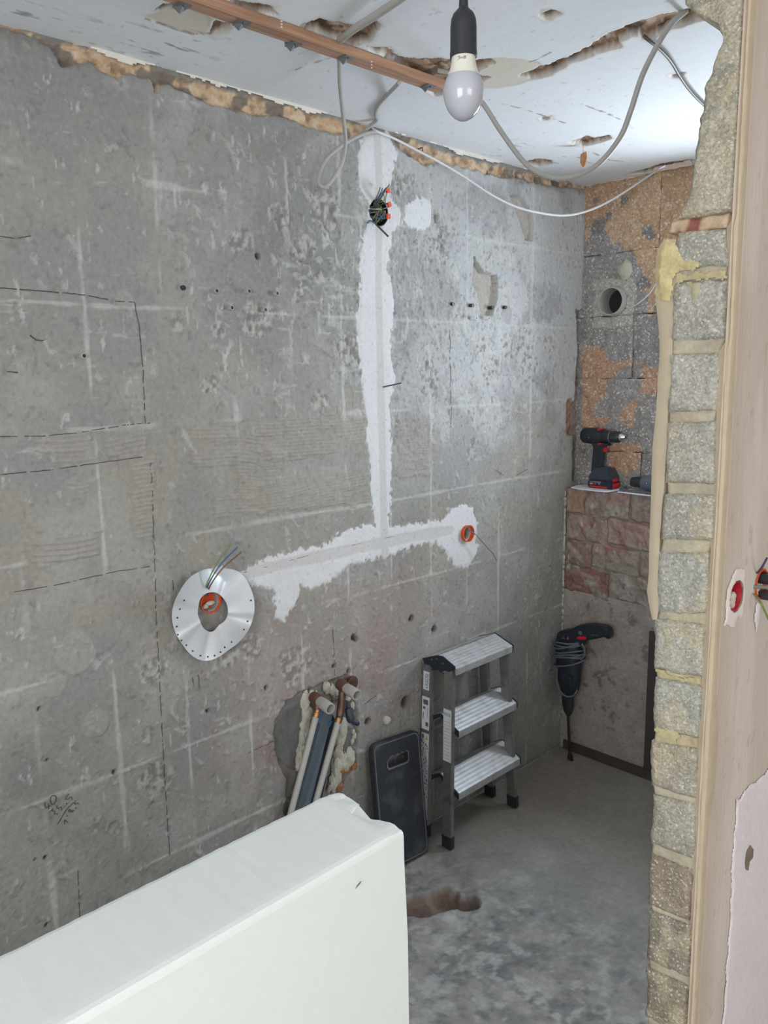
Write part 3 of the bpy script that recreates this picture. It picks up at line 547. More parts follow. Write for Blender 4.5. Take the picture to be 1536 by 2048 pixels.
# drain stub, foam plug and thin wire in the upper back wall
pc = hit(1229, 603, 1, BACK); root = empty('pipe_stub', (pc[0], BACK, pc[2]), 'round grey plastic pipe stub sticking out of the back wall', 'pipe')
rp_ = 0.057
MB().lathe((pc[0], BACK+0.012, pc[2]), (0, -1, 0), [(0, rp_+0.006), (0.034, rp_+0.004), (0.046, rp_), (0.046, rp_-0.004), (-0.045, rp_-0.005)], 36, caps=False).build('pipe_ring', M['plastic_g'], root, smooth=True)
MB().lathe((pc[0], BACK+0.050, pc[2]), (0, -1, 0), [(0, rp_-0.0045), (0.003, rp_-0.0045)], 36).build('bore_shade_disc', M['bore_shade'], root)  # disc coloured dark to stand in for the shade deep in the pipe
fo = hit(1250, 541, 1, BACK-0.01)
tag(MB().blob(tuple(fo+np.array([0, 0.004, 0])), 0.032, 0.014, 0.037, 5, 14, 10, 0.35).build('foam_plug', M['foam'], None, smooth=True), 'whitish foam plug in the back wall above the pipe stub', 'foam')
wpts = [hit(1256, 617, 1, BACK-0.045), hit(1272, 610, 1, BACK-0.06), hit(1290, 596, 1, BACK-0.06), hit(1306, 578, 1, BACK-0.04), hit(1325, 540, 1, BACK-0.01)]
tag(MB().tube(spline(wpts, 6), 0.0022, 6).build('thin_wire', M['cable_w'], None, smooth=True), 'thin white wire rising out of the pipe stub', 'wire')

# ================================================================== PARTITION (block pier)
part = MB(); part.box((PXL+0.012, PY+0.235, 0), (PXR-0.008, BACK+0.01, H)); wall_part = part.build('wall_partition', M['outer'], None)
tag(wall_part, 'partition wall with a raw end of rough grey blocks and beige plaster', None, None, 'structure')
def pp(px, py): q = hit(px, py, 1, PY); return (min(q[0], PXR-0.014), q[2])
npier = lambda A, B, off: np.stack([A, PY+off, B], -1)
def pier_color(base, yellow=0.0):
    def g(X, Z):
        c = np.broadcast_to(np.array(S(*base)), X.shape+(3,)).copy(); c *= (1+0.5*(fbm(X*22, Z*22, 4, 340)-0.5))[..., None]
        c = mixc(c, S(192, 180, 152), sm(0.56, 0.68, fbm(X*14, Z*9, 3, 341))*0.5); return c
    return g
#  (left x top, right x top, y top-left, y top-right, left x bottom, right x bottom, y bl, y br)
PB = [(1352, 1453, 462, 455, 1342, 1453, 538, 533), (1342, 1455, 562, 556, 1338, 1456, 682, 676), (1336, 1437, 708, 704, 1330, 1432, 826, 822), (1330, 1428, 845, 842, 1326, 1430, 966, 968), (1326, 1430, 988, 990, 1318, 1424, 1080, 1084),
      (1312, 1414, 1104, 1106, 1312, 1414, 1226, 1230), (1306, 1411, 1238, 1250, 1304, 1402, 1340, 1358), (1306, 1404, 1356, 1372, 1304, 1396, 1460, 1480), (1300, 1396, 1484, 1500, 1298, 1394, 1574, 1600), (1302, 1398, 1590, 1612, 1298, 1388, 1690, 1722), (1296, 1384, 1708, 1742, 1293, 1374, 1812, 1845), (1294, 1386, 1822, 1852, 1290, 1382, 1922, 1960), (1291, 1382, 1938, 1976, 1288, 1378, 2038, 2080), (1288, 1378, 2054, 2096, 1286, 1374, 2160, 2205), (1286, 1374, 2176, 2222, 1284, 1370, 2290, 2340)]
TONE = [(166, 164, 154), (172, 169, 160), (172, 169, 160), (170, 166, 156), (168, 165, 155), (166, 165, 158), (174, 172, 160), (166, 165, 154), (164, 158, 144), (166, 162, 148), (150, 138, 120), (146, 138, 124), (146, 136, 120), (146, 136, 120), (146, 136, 120)]
for i, (xa, xb, ya, yb, xc, xd, yc, yd) in enumerate(PB):
    rough_piece('concrete_block', [pp(xa, ya), pp(xb, yb), pp(xc, yc), pp(xd, yd)], 0.24, npier, pier_color(TONE[i]), M['block'], wall_part, amp=0.0055, edge=0.012, step=0.005, seed=i+60, wob=0.004)
    if i+1 < len(PB):
        na = PB[i+1]; col_ = (184, 172, 138) if i in (6, 7) else (178, 170, 150)
        rough_piece('mortar_joint', [pp(xc+4, yc-3), pp(xd-3, yd-3), pp(na[0]+4, na[2]+3), pp(na[1]-3, na[3]+3)], 0.24, lambda A, B, off: np.stack([A, PY+0.006+off, B], -1), pier_color(col_), M['mortar'], wall_part, amp=0.003, edge=0.006, step=0.005, seed=i+90, wob=0.002)
# red brick sliver and broken upper mass
rough_piece('brick', [pp(1342, 442), pp(1456, 426), pp(1336, 466), pp(1452, 454)], 0.22, npier, lambda X, Z: mixc(np.broadcast_to(np.array(S(196, 172, 146)), X.shape+(3,)).copy(), S(140, 88, 80), sm(0.50, 0.56, fbm(X*26, Z*12, 3, 351))), M['brick'], wall_part, amp=0.004, edge=0.006, step=0.004, seed=120, wob=0.004)
UP = [(1366, 8), (1392, 22), (1402, 38), (1432, 48), (1440, 72), (1438, 98), (1424, 128), (1410, 160), (1402, 200), (1396, 250), (1388, 300), (1384, 340), (1376, 380), (1368, 412), (1345, 440)]
lefts = np.array(UP, float)
zl = np.array([hit(a, b, 1, PY)[2] for a, b in UP])[::-1]; xl_z = np.array([hit(a, b, 1, PY)[0] for a, b in UP])[::-1]
zl = np.append(zl, H-0.004); xl_z = np.append(xl_z, xl_z[-1]-0.03)
def mass_col(X, Z):
    c = pier_color((178, 171, 153))(X, Z); b1 = np.maximum(sm(2.27, 2.25, Z)*sm(2.10, 2.13, Z), sm(2.36, 2.385, Z)); b1 = b1*sm(0.35, 0.5, fbm(X*18, Z*18, 3, 342))
    return mixc(c, S(150, 147, 135), b1*0.8)
zb = hit(1345, 440, 1, PY)[2]
rough_piece('broken_block', [(PXL, H-0.004), (PXR-0.012, H-0.004), (PXL, zb), (PXR-0.012, zb)], 0.24, npier, mass_col, M['block'], wall_part, amp=0.0055, edge=0.012, step=0.005, seed=131, wob=0.004, left=lambda B: np.interp(B, zl, xl_z))
# plaster on the left return (beige lip) and yellow foam
LIP = [(1335, 470), (1316, 486), (1310, 520), (1309, 600), (1314, 640), (1318, 700), (1314, 760), (1310, 830), (1303, 900), (1300, 1000), (1297, 1080), (1296, 1150), (1292, 1185), (1297, 1215), (1303, 1240)]
LIPR = [(1350, 478), (1352, 520), (1352, 560), (1344, 620), (1342, 700), (1340, 760), (1332, 830), (1330, 900), (1324, 1000), (1316, 1080), (1314, 1150), (1314, 1185), (1316, 1215), (1308, 1246)]
def lip_strip(L, R, name, mat, bulge=0.006, dep=0.20):
    b = MB(); n = 40; Y0, Y1 = max(L[0][1], R[0][1]), min(L[-1][1], R[-1][1]); rows_ = []
    la, ra = np.array(L, float), np.array(R, float)
    for i in range(n+1):
        y = Y0+(Y1-Y0)*i/n; xl = np.interp(y, la[:, 1], la[:, 0]); xr = np.interp(y, ra[:, 1], ra[:, 0])+5*(float(fbm(i*0.6, 3, 2, 360))-0.5)
        A = pp(xl, y); B = pp(xr, y); ring = [(A[0], PY+dep, A[1])]
        for k in range(7):
            t = k/6; x = A[0]+(B[0]-A[0])*t; ring.append((x, PY+0.006-bulge*math.sin(math.pi*min(1, 0.15+t*0.85))-0.002*float(fbm(i*.5, k*.5, 2, 361)), A[1]+(B[1]-A[1])*t))
        ring.append((B[0], PY+dep, B[1])); rows_.append(ring)
    return b.rings(rows_).build(name, mat, wall_part, smooth=True)
lip_strip(LIP, LIPR, 'plaster_lip', M['beadplaster'], 0.003)
FOAMP = [(1320, 490), (1338, 476), (1352, 482), (1362, 500), (1372, 520), (1392, 516), (1402, 528), (1385, 540), (1360, 542), (1350, 556), (1346, 580), (1340, 605), (1322, 608), (1312, 590), (1311, 540), (1313, 510)]
def pad_grid(name, P, planef, col, mat, parent, thick=0.008, step=0.0035, rag=0.012, seed=0, flip=False):
    a = np.arange(P[:, 0].min()-0.01, P[:, 0].max()+0.01, step); b = np.arange(P[:, 1].min()-0.01, P[:, 1].max()+0.01, step); A, B = np.meshgrid(a, b, indexing='ij')
    d = sdf(A, B, P)+rag*(fbm(A*60, B*60, 3, seed)-0.5); g = sm(0.0, -0.014, d)
    off = thick*(0.25+0.75*g)*(0.7+0.6*fbm(A*45, B*45, 3, seed+1)); c = np.broadcast_to(np.array(S(*col)), A.shape+(3,)).copy(); c *= (1+0.35*(fbm(A*40, B*40, 3, seed+2)-0.5))[..., None]
    return grid(name, planef(A, B, off), c, mat, parent, d < 0, flip)
pad_grid('foam_smear', poly_on(FOAMP, 1, PY), lambda A, B, o: np.stack([A, PY+0.004-o*1.6, B], -1), (198, 184, 140), M['mortar'], wall_part, 0.006, 0.003, 0.016, 370)
for i, P in enumerate([[(1352, 548), (1455, 540), (1456, 556), (1400, 560), (1355, 566)], [(1304, 1336), (1330, 1340), (1345, 1350), (1395, 1358), (1390, 1370), (1350, 1364), (1320, 1352)], [(1302, 1450), (1340, 1452), (1365, 1470), (1350, 1484), (1310, 1476)], [(1372, 566), (1405, 560), (1400, 600), (1380, 606)]]):
    pad_grid('foam_smear', poly_on(P, 1, PY), lambda A, B, o: np.stack([A, PY+0.002-o, B], -1), (186, 174, 138) if i < 3 else (172, 168, 138), M['mortar'], wall_part, 0.004, 0.0035, 0.02, 380+i)
# plaster coat on the right face, ragged towards the blocks
RE = np.array([(1500, -60), (1495, 100), (1478, 250), (1472, 400), (1466, 520), (1462, 640), (1452, 740), (1444, 860), (1440, 980), (1430, 1100), (1424, 1250), (1416, 1400), (1408, 1500), (1405, 1600), (1402, 1700), (1399, 1800), (1396, 1900), (1394, 2000), (1390, 2100), (1385, 2350)], float)
yy = np.concatenate([np.arange(0, 0.9, 0.008), np.linspace(0.9, BACK-PY+0.008, 20)]); zz_ = np.arange(0, H, 0.008)
Yp, Zp = np.meshgrid(yy, zz_, indexing='ij')
def plaster_color(Y, Z):
    c = np.broadcast_to(np.array(S(206, 194, 182)), Y.shape+(3,)).copy(); t = fbm(Y*3, Z*1.2, 4, 390); c *= (1+0.14*(t-0.5))[..., None]
    c = mixc(c, S(226, 212, 206), sm(0.5, 0.65, fbm(Y*9+2, Z*2.0, 3, 391))*0.5); c = mixc(c, S(188, 170, 148), sm(0.10, 0.0, Y-PY-0.05*(fbm(Z*6, Z*0, 3, 392)-0.5))*0.55)
    c = mixc(c, S(176, 160, 146), sm(0.74, 0.80, fbm(Y*60, Z*25, 3, 393))*0.5); return c
RXO = PXR+0.004*(fbm(Zp*3, Yp*2, 3, 394)-0.5)
edge_curve = np.clip(0.02-Yp, 0, 1)
Xp = RXO-edge_curve*0.6
BX = [hit(1470, 1192, 0, PXR), hit(1523, 1168, 0, PXR)]
for q in BX: Xp = Xp-0.028*sm(0.033, 0.030, np.hypot(Yp+PY-q[1], Zp-q[2]))
pc_ = plaster_color(Yp+PY, Zp)
pl = grid('plaster_coat', np.stack([Xp, Yp+PY, Zp], -1), pc_, M['plaster'], wall_part)
# front lip of that coat, seen end-on beside the blocks
b = MB(); rows_ = []
for i in range(121):
    y = -60+(2410)*i/120; z = pp(1400, y)[1]; xr_ = PXR+0.001; blk = np.interp(y, [-60, 442, 455, 690, 705, 960, 1000, 1240, 1490, 1730, 1850, 2350], [1500, 1470, 1450, 1452, 1432, 1426, 1424, 1408, 1392, 1380, 1378, 1366])
    xl_ = min(pp(blk, y)[0], xr_-0.004)+0.003*(float(fbm(i*.7, 1, 3, 395))-0.5); xl_ = min(xl_, xr_-0.003); wv = 0.004*float(fbm(i*0.5, 7, 3, 396))
    rows_.append([(xl_, PY+0.05, z), (xl_, PY+0.008, z), ((xl_*2+xr_)/3, PY+0.003+wv, z), ((xl_+2*xr_)/3, PY-0.001+wv, z), (xr_-0.002, PY+0.002+wv*.5, z), (xr_, PY+0.010, z), (xr_-0.002, PY+0.05, z)])
b.rings(rows_).build('plaster_edge', plain('tan_plaster_edge', S(190, 174, 150), 0.9, grain=0.08, scale=30, bump=0.3), wall_part, smooth=True)
# white filler on the right face
def pr(pts): return poly_on(pts, 0, PXR)
fx = lambda A, B, o: np.stack([PXR+0.0015+o*0.35, A, B], -1)
def right_filler(pts, col, seed, hole=None, thick=0.006, rag=0.016):
    P = pr(pts); a = np.arange(P[:, 0].min()-0.01, P[:, 0].max()+0.01, 0.003); b_ = np.arange(P[:, 1].min()-0.01, P[:, 1].max()+0.01, 0.003); A, B = np.meshgrid(a, b_, indexing='ij')
    d = sdf(A, B, P)+rag*(fbm(A*50, B*40, 3, seed)-0.5); keep = d < 0
    for q in BX: keep &= np.hypot(A-q[1], B-q[2]) > 0.0315
    c = np.broadcast_to(np.array(S(*col)), A.shape+(3,)).copy(); c *= (1+0.08*(fbm(A*12, B*12, 3, seed+1)-0.5))[..., None]
    return grid('filler_patch', fx(A, B, thick*sm(0, -0.012, d)+0.002*fbm(A*18, B*9, 2, seed+2)), c, M['filler'], wall_part, keep)
right_filler([(1462, 1150), (1472, 1138), (1488, 1140), (1490, 1170), (1490, 1200), (1484, 1228), (1474, 1238), (1468, 1258), (1455, 1256), (1446, 1250), (1448, 1215), (1452, 1185)], (232, 222, 214), 400)
right_filler([(1545, 1525), (1522, 1550), (1498, 1568), (1470, 1602), (1468, 1640), (1463, 1700), (1461, 1760), (1457, 1850), (1452, 1920), (1448, 1990), (1440, 2060), (1420, 2300), (1545, 2300)], (234, 226, 228), 410, thick=0.008, rag=0.02)
right_filler([(1510, 1200), (1520, 1205), (1518, 1235), (1510, 1275), (1507, 1240)], (232, 226, 224), 420)
def cup(name, q, colm, r, label):
    root = empty(name, (PXR, q[1], q[2]), label, 'socket box'); n = 28
    MB().lathe((PXR-0.0265, q[1], q[2]), (1, 0, 0), [(0, r), (0.0285, r), (0.0285, r-0.003), (0.003, r-0.004), (0.003, 0.002)], n).build('box_shell', M[colm], root, smooth=True)
    bl = MB(); 
    for i in range(6): bl.blob((PXR-0.011+0.003*random.random(), q[1]+0.004+random.uniform(-.010, .010), q[2]-0.010+random.uniform(-.012, .008)), 0.007, 0.011, 0.010, i+40, 9, 6)
    bl.build('plaster_lumps', plain('lump_plaster', S(206, 196, 180), 0.9), root, smooth=True); return root
cup('socket_box', BX[0], 'redbox', 0.031, 'crimson socket box half filled with plaster in the beige wall')
ob = cup('socket_box', BX[1], 'orange', 0.033, 'orange socket box with wires hanging out of the beige wall')
def rayx(px, py, x): return hit(px, py, 0, x)
MB().tube(spline([rayx(1514, 1146, PXR+0.002), rayx(1524, 1134, PXR+0.02), rayx(1534, 1116, PXR+0.035)], 6), 0.0022, 6).build('wire', plain('wire_violet', S(70, 64, 96), 0.5), ob, smooth=True)
MB().tube(spline([rayx(1508, 1188, PXR+0.004), rayx(1518, 1200, PXR+0.02), rayx(1526, 1215, PXR+0.03), rayx(1545, 1255, PXR+0.04)], 6), 0.0022, 6).build('wire', M['wgreen'], ob, smooth=True)
qd = rayx(1544, 1165, PXR+0.02); MB().box((PXR-0.01, qd[1]-0.004, qd[2]-0.006), (PXR+0.03, qd[1]+0.02, qd[2]+0.016)).build('connector', M['black'], ob, bevel=0.002)
qd = rayx(1541, 1194, PXR+0.02); MB().box((PXR-0.01, qd[1]-0.005, qd[2]-0.008), (PXR+0.03, qd[1]+0.02, qd[2]+0.010)).build('connector', M['black'], ob, bevel=0.002)
qd = rayx(1530, 1180, PXR+0.025); MB().tube([(PXR-0.01, qd[1]+0.004, qd[2]), (PXR+0.03, qd[1]+0.012, qd[2]+0.004)], 0.004, 8).build('wire_bundle', M['wgrey'], ob, smooth=True)
hole_q = hit(1492, 1712, 0, PXR)
pad_grid('plaster_chip', pr([(1488, 1700), (1495, 1688), (1502, 1695), (1500, 1715), (1494, 1722), (1490, 1745), (1484, 1728)]), lambda A, B, o: np.stack([PXR+0.0065+o*0.2, A, B], -1), (140, 124, 110), M['mortar'], wall_part, 0.004, 0.0025, 0.01, 430)

# ================================================================== FLOOR
HOLE = poly_on([(790, 1800), (826, 1786), (845, 1785), (870, 1776), (890, 1772), (908, 1779), (922, 1790), (945, 1788), (958, 1798), (963, 1808), (956, 1818), (930, 1822), (912, 1816), (890, 1822), (868, 1830), (845, 1834), (826, 1830), (795, 1828)], 2, 0.0)
xs = np.concatenate([[-0.08, -0.03], np.arange(0, 1.35, 0.006), np.linspace(1.4, 5.8, 40)]); ysf = np.concatenate([np.linspace(-5.0, -2.45, 24), np.arange(-2.40, 0.02, 0.006)])
Xf, Yf = np.meshgrid(xs, ysf, indexing='ij')
cf = np.broadcast_to(np.array(S(152, 152, 149)), Xf.shape+(3,)).copy(); t1_ = fbm(Xf*3, Yf*3, 4, 500); cf *= (1+0.4*(t1_-0.5))[..., None]
near = sm(-0.75, -1.35, Yf); t2 = fbm(Xf*9, Yf*9, 4, 501); cf = mixc(cf, S(172, 174, 171), sm(0.50, 0.66, t2)*(0.2+0.4*near)); cf = mixc(cf, S(116, 118, 119), sm(0.48, 0.34, t2)*(0.2+0.4*near)); t6 = fbm(Xf*45+2, Yf*30, 4, 506); cf = mixc(cf, S(186, 188, 186), sm(0.60, 0.70, t6)*(0.1+0.45*near)); cf = mixc(cf, S(104, 107, 109), sm(0.40, 0.31, t6)*(0.1+0.4*near))
t3 = fbm(Xf*22+5, Yf*22, 4, 502); cf = mixc(cf, S(196, 197, 196), sm(0.62, 0.72, t3)*(0.1+0.4*near)); cf = mixc(cf, S(92, 95, 98), sm(0.38, 0.28, t3)*(0.1+0.4*near))
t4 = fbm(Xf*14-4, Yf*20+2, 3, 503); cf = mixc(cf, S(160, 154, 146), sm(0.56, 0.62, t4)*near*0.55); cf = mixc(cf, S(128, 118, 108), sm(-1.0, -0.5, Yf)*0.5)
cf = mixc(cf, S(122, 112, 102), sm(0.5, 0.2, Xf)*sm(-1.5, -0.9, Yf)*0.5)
Zf = 0.004*(t1_-0.5)+0.003*(t2-0.5)+0.0015*sm(0.57, 0.6, t4)*near; Zf -= Zf.max()*0.5
dh = sdf(Xf, Yf, HOLE)+0.014*(fbm(Xf*35, Yf*35, 3, 504)-0.5); kh = sm(0.001, -0.006, dh); th = fbm(Xf*28, Yf*28, 4, 505)
Zf -= kh*(0.03+0.04*sm(0, -0.05, dh)+0.016*(th-0.5)); cf = mixc(cf, S(126, 108, 98), kh); cf = mixc(cf, S(168, 150, 138), kh*sm(0.54, 0.68, th)*0.5)
Zf *= sm(0, 0.03, Xf)*0.8+0.2
floor = grid('floor', np.stack([Xf, Yf, Zf], -1), np.clip(cf, 0, 1), M['floor']); tag(floor, 'dusty grey concrete floor with a broken out hole', None, None, 'structure')

# ================================================================== CEILING
def cp(pts): return poly_on(pts, 2, H)
DMG = [[(600, 52), (640, 38), (660, 45), (720, 55), (750, 38), (757, 48), (735, 85), (705, 92), (660, 75), (610, 62)], [(440, -10), (490, 5), (545, 12), (550, 28), (520, 30), (480, 16)], [(428, 40), (465, 48), (452, 62), (420, 69), (425, 52)], [(730, 92), (770, 95), (800, 112), (835, 118), (880, 118), (935, 124), (978, 120), (985, 128), (960, 142), (940, 150), (980, 156), (960, 168), (905, 172), (892, 188), (868, 192), (850, 170), (790, 125)],
       [(1045, 152), (1070, 140), (1105, 125), (1160, 105), (1200, 75), (1225, 62), (1260, 50), (1310, 35), (1375, 18), (1412, 40), (1350, 56), (1300, 80), (1260, 74), (1235, 85), (1242, 96), (1190, 107), (1140, 126), (1100, 150), (1065, 160)], [(1138, 284), (1165, 277), (1172, 272), (1190, 275), (1215, 271), (1222, 278), (1200, 286), (1165, 293)], [(1040, 327), (1070, 318), (1100, 320), (1102, 328), (1075, 333)],
       [(1078, 32), (1100, 21), (1118, 28), (1097, 41)], [(1080, 236), (1102, 231), (1096, 240), (1084, 241)], [(1250, 350), (1310, 332), (1335, 325), (1385, 320), (1385, 336), (1300, 346)], [(1340, 150), (1368, 146), (1360, 156), (1345, 156)], [(310, 20), (345, 5), (375, 0), (365, 22), (340, 20)]]
PALE = [[(945, 118), (1045, 116), (1088, 130), (1072, 156), (1030, 172), (965, 178), (945, 160)], [(1080, 20), (1100, 18), (1122, 27), (1097, 44), (1074, 33)], [(290, 35), (360, 10), (425, 35), (425, 62), (380, 70), (320, 52)]]
xs = np.concatenate([[-0.08, -0.03], np.arange(0, 1.32, 0.005), np.linspace(1.36, 5.8, 40)]); ysc = np.concatenate([np.linspace(-5.0, -2.45, 24), np.arange(-2.42, BACK+0.006, 0.005)])
Xc, Yc = np.meshgrid(xs, ysc, indexing='ij'); cc = np.broadcast_to(np.array(S(226, 229, 233)), Xc.shape+(3,)).copy(); tc_ = fbm(Xc*2, Yc*2, 4, 600); cc *= (1+0.06*(tc_-0.5))[..., None]
Zc = H+0.006*(tc_-0.5)*0+0.003*(fbm(Xc*6, Yc*6, 3, 601)-0.5)
for P in PALE:
    d_ = sdf(Xc, Yc, cp(P))+0.02*(fbm(Xc*30, Yc*30, 3, 602)-0.5); k = sm(0.003, -0.003, d_); cc = mixc(cc, S(208, 200, 184), k*0.85); Zc += 0.0025*k
sc_ = fbm(Xc*70, Yc*16, 3, 603); area_k = np.zeros_like(Xc)
for px, py, rr in [(245, 78, .10), (320, 90, .12), (60, 32, .07), (370, 125, .06), (1000, 300, .1), (1150, 320, .1)]:
    q = hit(px, py, 2, H); area_k = np.maximum(area_k, np.exp(-(np.hypot(Xc-q[0], Yc-q[1])/rr)**2))
cc = mixc(cc, S(128, 128, 128), sm(0.70, 0.78, sc_+0.12*area_k-0.05)*area_k*0.8); cc = mixc(cc, S(170, 168, 166), sm(0.80, 0.84, fbm(Xc*50, Yc*80, 3, 604))*0.5)
wod = fbm(Xc*95+Yc*30, Yc*14-Xc*6, 3, 605); wo2 = fbm(Xc*40, Yc*40, 3, 606)
for P in DMG:
    d_ = sdf(Xc, Yc, cp(P))+0.022*(fbm(Xc*40, Yc*40, 3, 607)-0.5); k = sm(0.002, -0.003, d_); Zc += k*(0.012+0.012*wod); cc = mixc(cc, S(168, 140, 116), k); cc = mixc(cc, S(196, 174, 150), k*sm(0.52, 0.62, wod)); cc = mixc(cc, S(112, 92, 78), k*sm(0.46, 0.38, wo2))
    ring = sm(0.010, 0.004, np.abs(d_-0.006)); cc = mixc(cc, S(214, 208, 198), ring*0.5)
for L_ in ([(1155, 205), (1210, 225), (1255, 245), (1268, 262)], [(290, 38), (330, 52), (385, 70), (425, 66)], [(980, 200), (1060, 222), (1130, 246)], [(590, 140), (660, 115)], [(1170, 300), (1220, 320), (1260, 325)], [(1060, 125), (1100, 105)]):
    P = cp(L_); d_ = segd(Xc, Yc, P)+0.006*(fbm(Xc*50, Yc*50, 2, 608)-0.5); k = sm(0.0045, 0.001, d_)*sm(0.38, 0.5, fbm(Xc*40, Yc*40, 2, 609)); cc = mixc(cc, S(130, 124, 118), k*0.8)
ceiling = grid('ceiling', np.stack([Xc, Yc, np.maximum(Zc, H-0.004)], -1), np.clip(cc, 0, 1), M['ceil'], flip=True); tag(ceiling, 'white ceiling with torn plaster showing brown lath', None, None, 'structure')
# torn white edge of the ceiling plaster against the wall
yq = np.arange(-2.5, BACK, 0.005); zq = np.linspace(0, 0.034, 9); YY, ZZ = np.meshgrid(yq, zq, indexing='ij'); lim = -0.004+0.05*np.clip(fbm(YY*7, YY*0, 4, 620)-0.46, 0, 1)+0.006*fbm(YY*40, YY*0, 2, 622)
keep = ZZ <= lim+0.002
grid('torn_edge', np.stack([0.004+0.004*fbm(YY*30, ZZ*60, 2, 621)+0.003, YY, H-ZZ], -1), np.broadcast_to(np.array(S(216, 212, 202)), YY.shape+(3,)).copy(), M['filler'], ceiling, keep)
sp = [hit(1165, 293, 2, H), at(1166, 305, 3.02)]
base = hit(1166, 292, 2, H); sv = MB(); zt = base[2]
def rel(px, py): return hit(px, py, 1, base[1])
sv.prism([rel(1161, 309), rel(1166, 305), rel(1172, 303), rel(1173, 316), rel(1170, 330), rel(1166, 336), rel(1160, 326)], (0, 0.004, 0))
spl = sv.build('wood_splinter', M['splinter'], None); MB().tube([rel(1167, 288), rel(1166, 298), rel(1167, 308)], 0.0008, 5).build('fibre', M['splinter'], spl); tag(spl, 'small wood splinter dangling from the torn ceiling', 'splinter')

# rest of the big room around the camera (window on its right wall lights the scene)
wr = MB(); RX = 5.6; WY0, WY1, RZ0, RZ1 = -4.6, -2.2, 1.06, 2.46; FX0, FX1 = 1.35, 3.25
wr.box((RX, -5.2, -0.1), (RX+0.2, WY0, H+0.1)); wr.box((RX, WY1, -0.1), (RX+0.2, BACK+0.01, H+0.1)); wr.box((RX, WY0, -0.1), (RX+0.2, WY1, RZ0)); wr.box((RX, WY0, RZ1), (RX+0.2, WY1, H+0.1))
tag(wr.build('wall_right', M['outer'], None), 'plain plastered wall with a large window', None, None, 'structure')
wq = MB(); wq.box((-0.2, -5.2, -0.1), (FX0, -5.0, H+0.1)); wq.box((FX1, -5.2, -0.1), (RX, -5.0, H+0.1)); wq.box((FX0, -5.2, -0.1), (FX1, -5.0, RZ0)); wq.box((FX0, -5.2, RZ1), (FX1, -5.0, H+0.1))
tag(wq.build('wall_front', M['outer'], None), 'plain plastered wall of the large room', None, None, 'structure')
wf = MB(); wg = MB()
def frame_bars(u0, u1): return (((u0, RZ0), (u0+0.06, RZ1)), ((u1-0.06, RZ0), (u1, RZ1)), ((u0+0.06, RZ0), (u1-0.06, RZ0+0.06)), ((u0+0.06, RZ1-0.06), (u1-0.06, RZ1)))
for a, b in frame_bars(WY0, WY1): wf.box((RX+0.06, a[0], a[1]), (RX+0.12, b[0], b[1]))
for a, b in frame_bars(FX0, FX1): wg.box((a[0], -5.12, a[1]), (b[0], -5.06, b[1]))
w2 = wf.build('window_2', M['frame'], None, bevel=0.004); tag(w2, 'large white framed window of the big room', None, None, 'structure')
MB().box((RX+0.088, WY0+0.06, RZ0+0.06), (RX+0.092, WY1-0.06, RZ1-0.06)).build('pane', M['glass'], w2)
w3 = wg.build('window_3', M['frame'], None, bevel=0.004); tag(w3, 'white framed window in the wall behind the camera', None, None, 'structure')
MB().box((FX0+0.06, -5.092, RZ0+0.06), (FX1-0.06, -5.088, RZ1-0.06)).build('pane', M['glass'], w3)

# ================================================================== TIMBER BATTEN
root = empty('timber_batten', (0.40, -1.9, 2.479), 'orange pine batten screwed along the ceiling with metal clips', 'batten')
bt = MB(); y0, y1 = -2.45, -1.285
bt.hexa([(0.375, y0, 2.476), (0.418, y0, 2.476), (0.425, y1, 2.476), (0.384, y1, 2.476), (0.375, y0, 2.4985), (0.418, y0, 2.4985), (0.425, y1, 2.4985), (0.384, y1, 2.4985)]); bt.build('batten_timber', M['timber'], root, bevel=0.002)
for px, py in [(365, 10), (484, 45), (588, 88), (694, 115), (858, 172)]:
    q = hit(px, py, 2, 2.4755); cl = MB(); cl.box((q[0]-0.016, q[1]-0.014, 2.4735), (q[0]+0.012, q[1]+0.014, 2.4757)); cl.box((q[0]-0.022, q[1]-0.010, 2.4735), (q[0]-0.016, q[1]+0.010, 2.4905)); cl.add([(q[0]-0.016, q[1]-0.014, 2.4735), (q[0]+0.004, q[1]-0.002, 2.4735), (q[0]-0.016, q[1]+0.014, 2.4735), (q[0]-0.014, q[1], 2.463)], [(0, 1, 3), (1, 2, 3), (2, 0, 3)])
    c_ = cl.build('metal_clip', M['zinc'], root); MB().lathe((q[0]+0.004, q[1], 2.4712), (0, 0, 1), [(0, 0.002), (0.003, 0.0032)], 8).build('screw', M['steel'], c_)
nx = MB()
for px, py in [(563, 42), (563, 48), (563, 54), (743, 123), (743, 129), (743, 135)]:
    q = hit(px, py, 2, 2.4758); MB().box((q[0]-0.0015, q[1]-0.0015, 2.4742), (q[0]+0.0015, q[1]+0.0015, 2.4765)).build('paint_dot', M['sticker'], root)

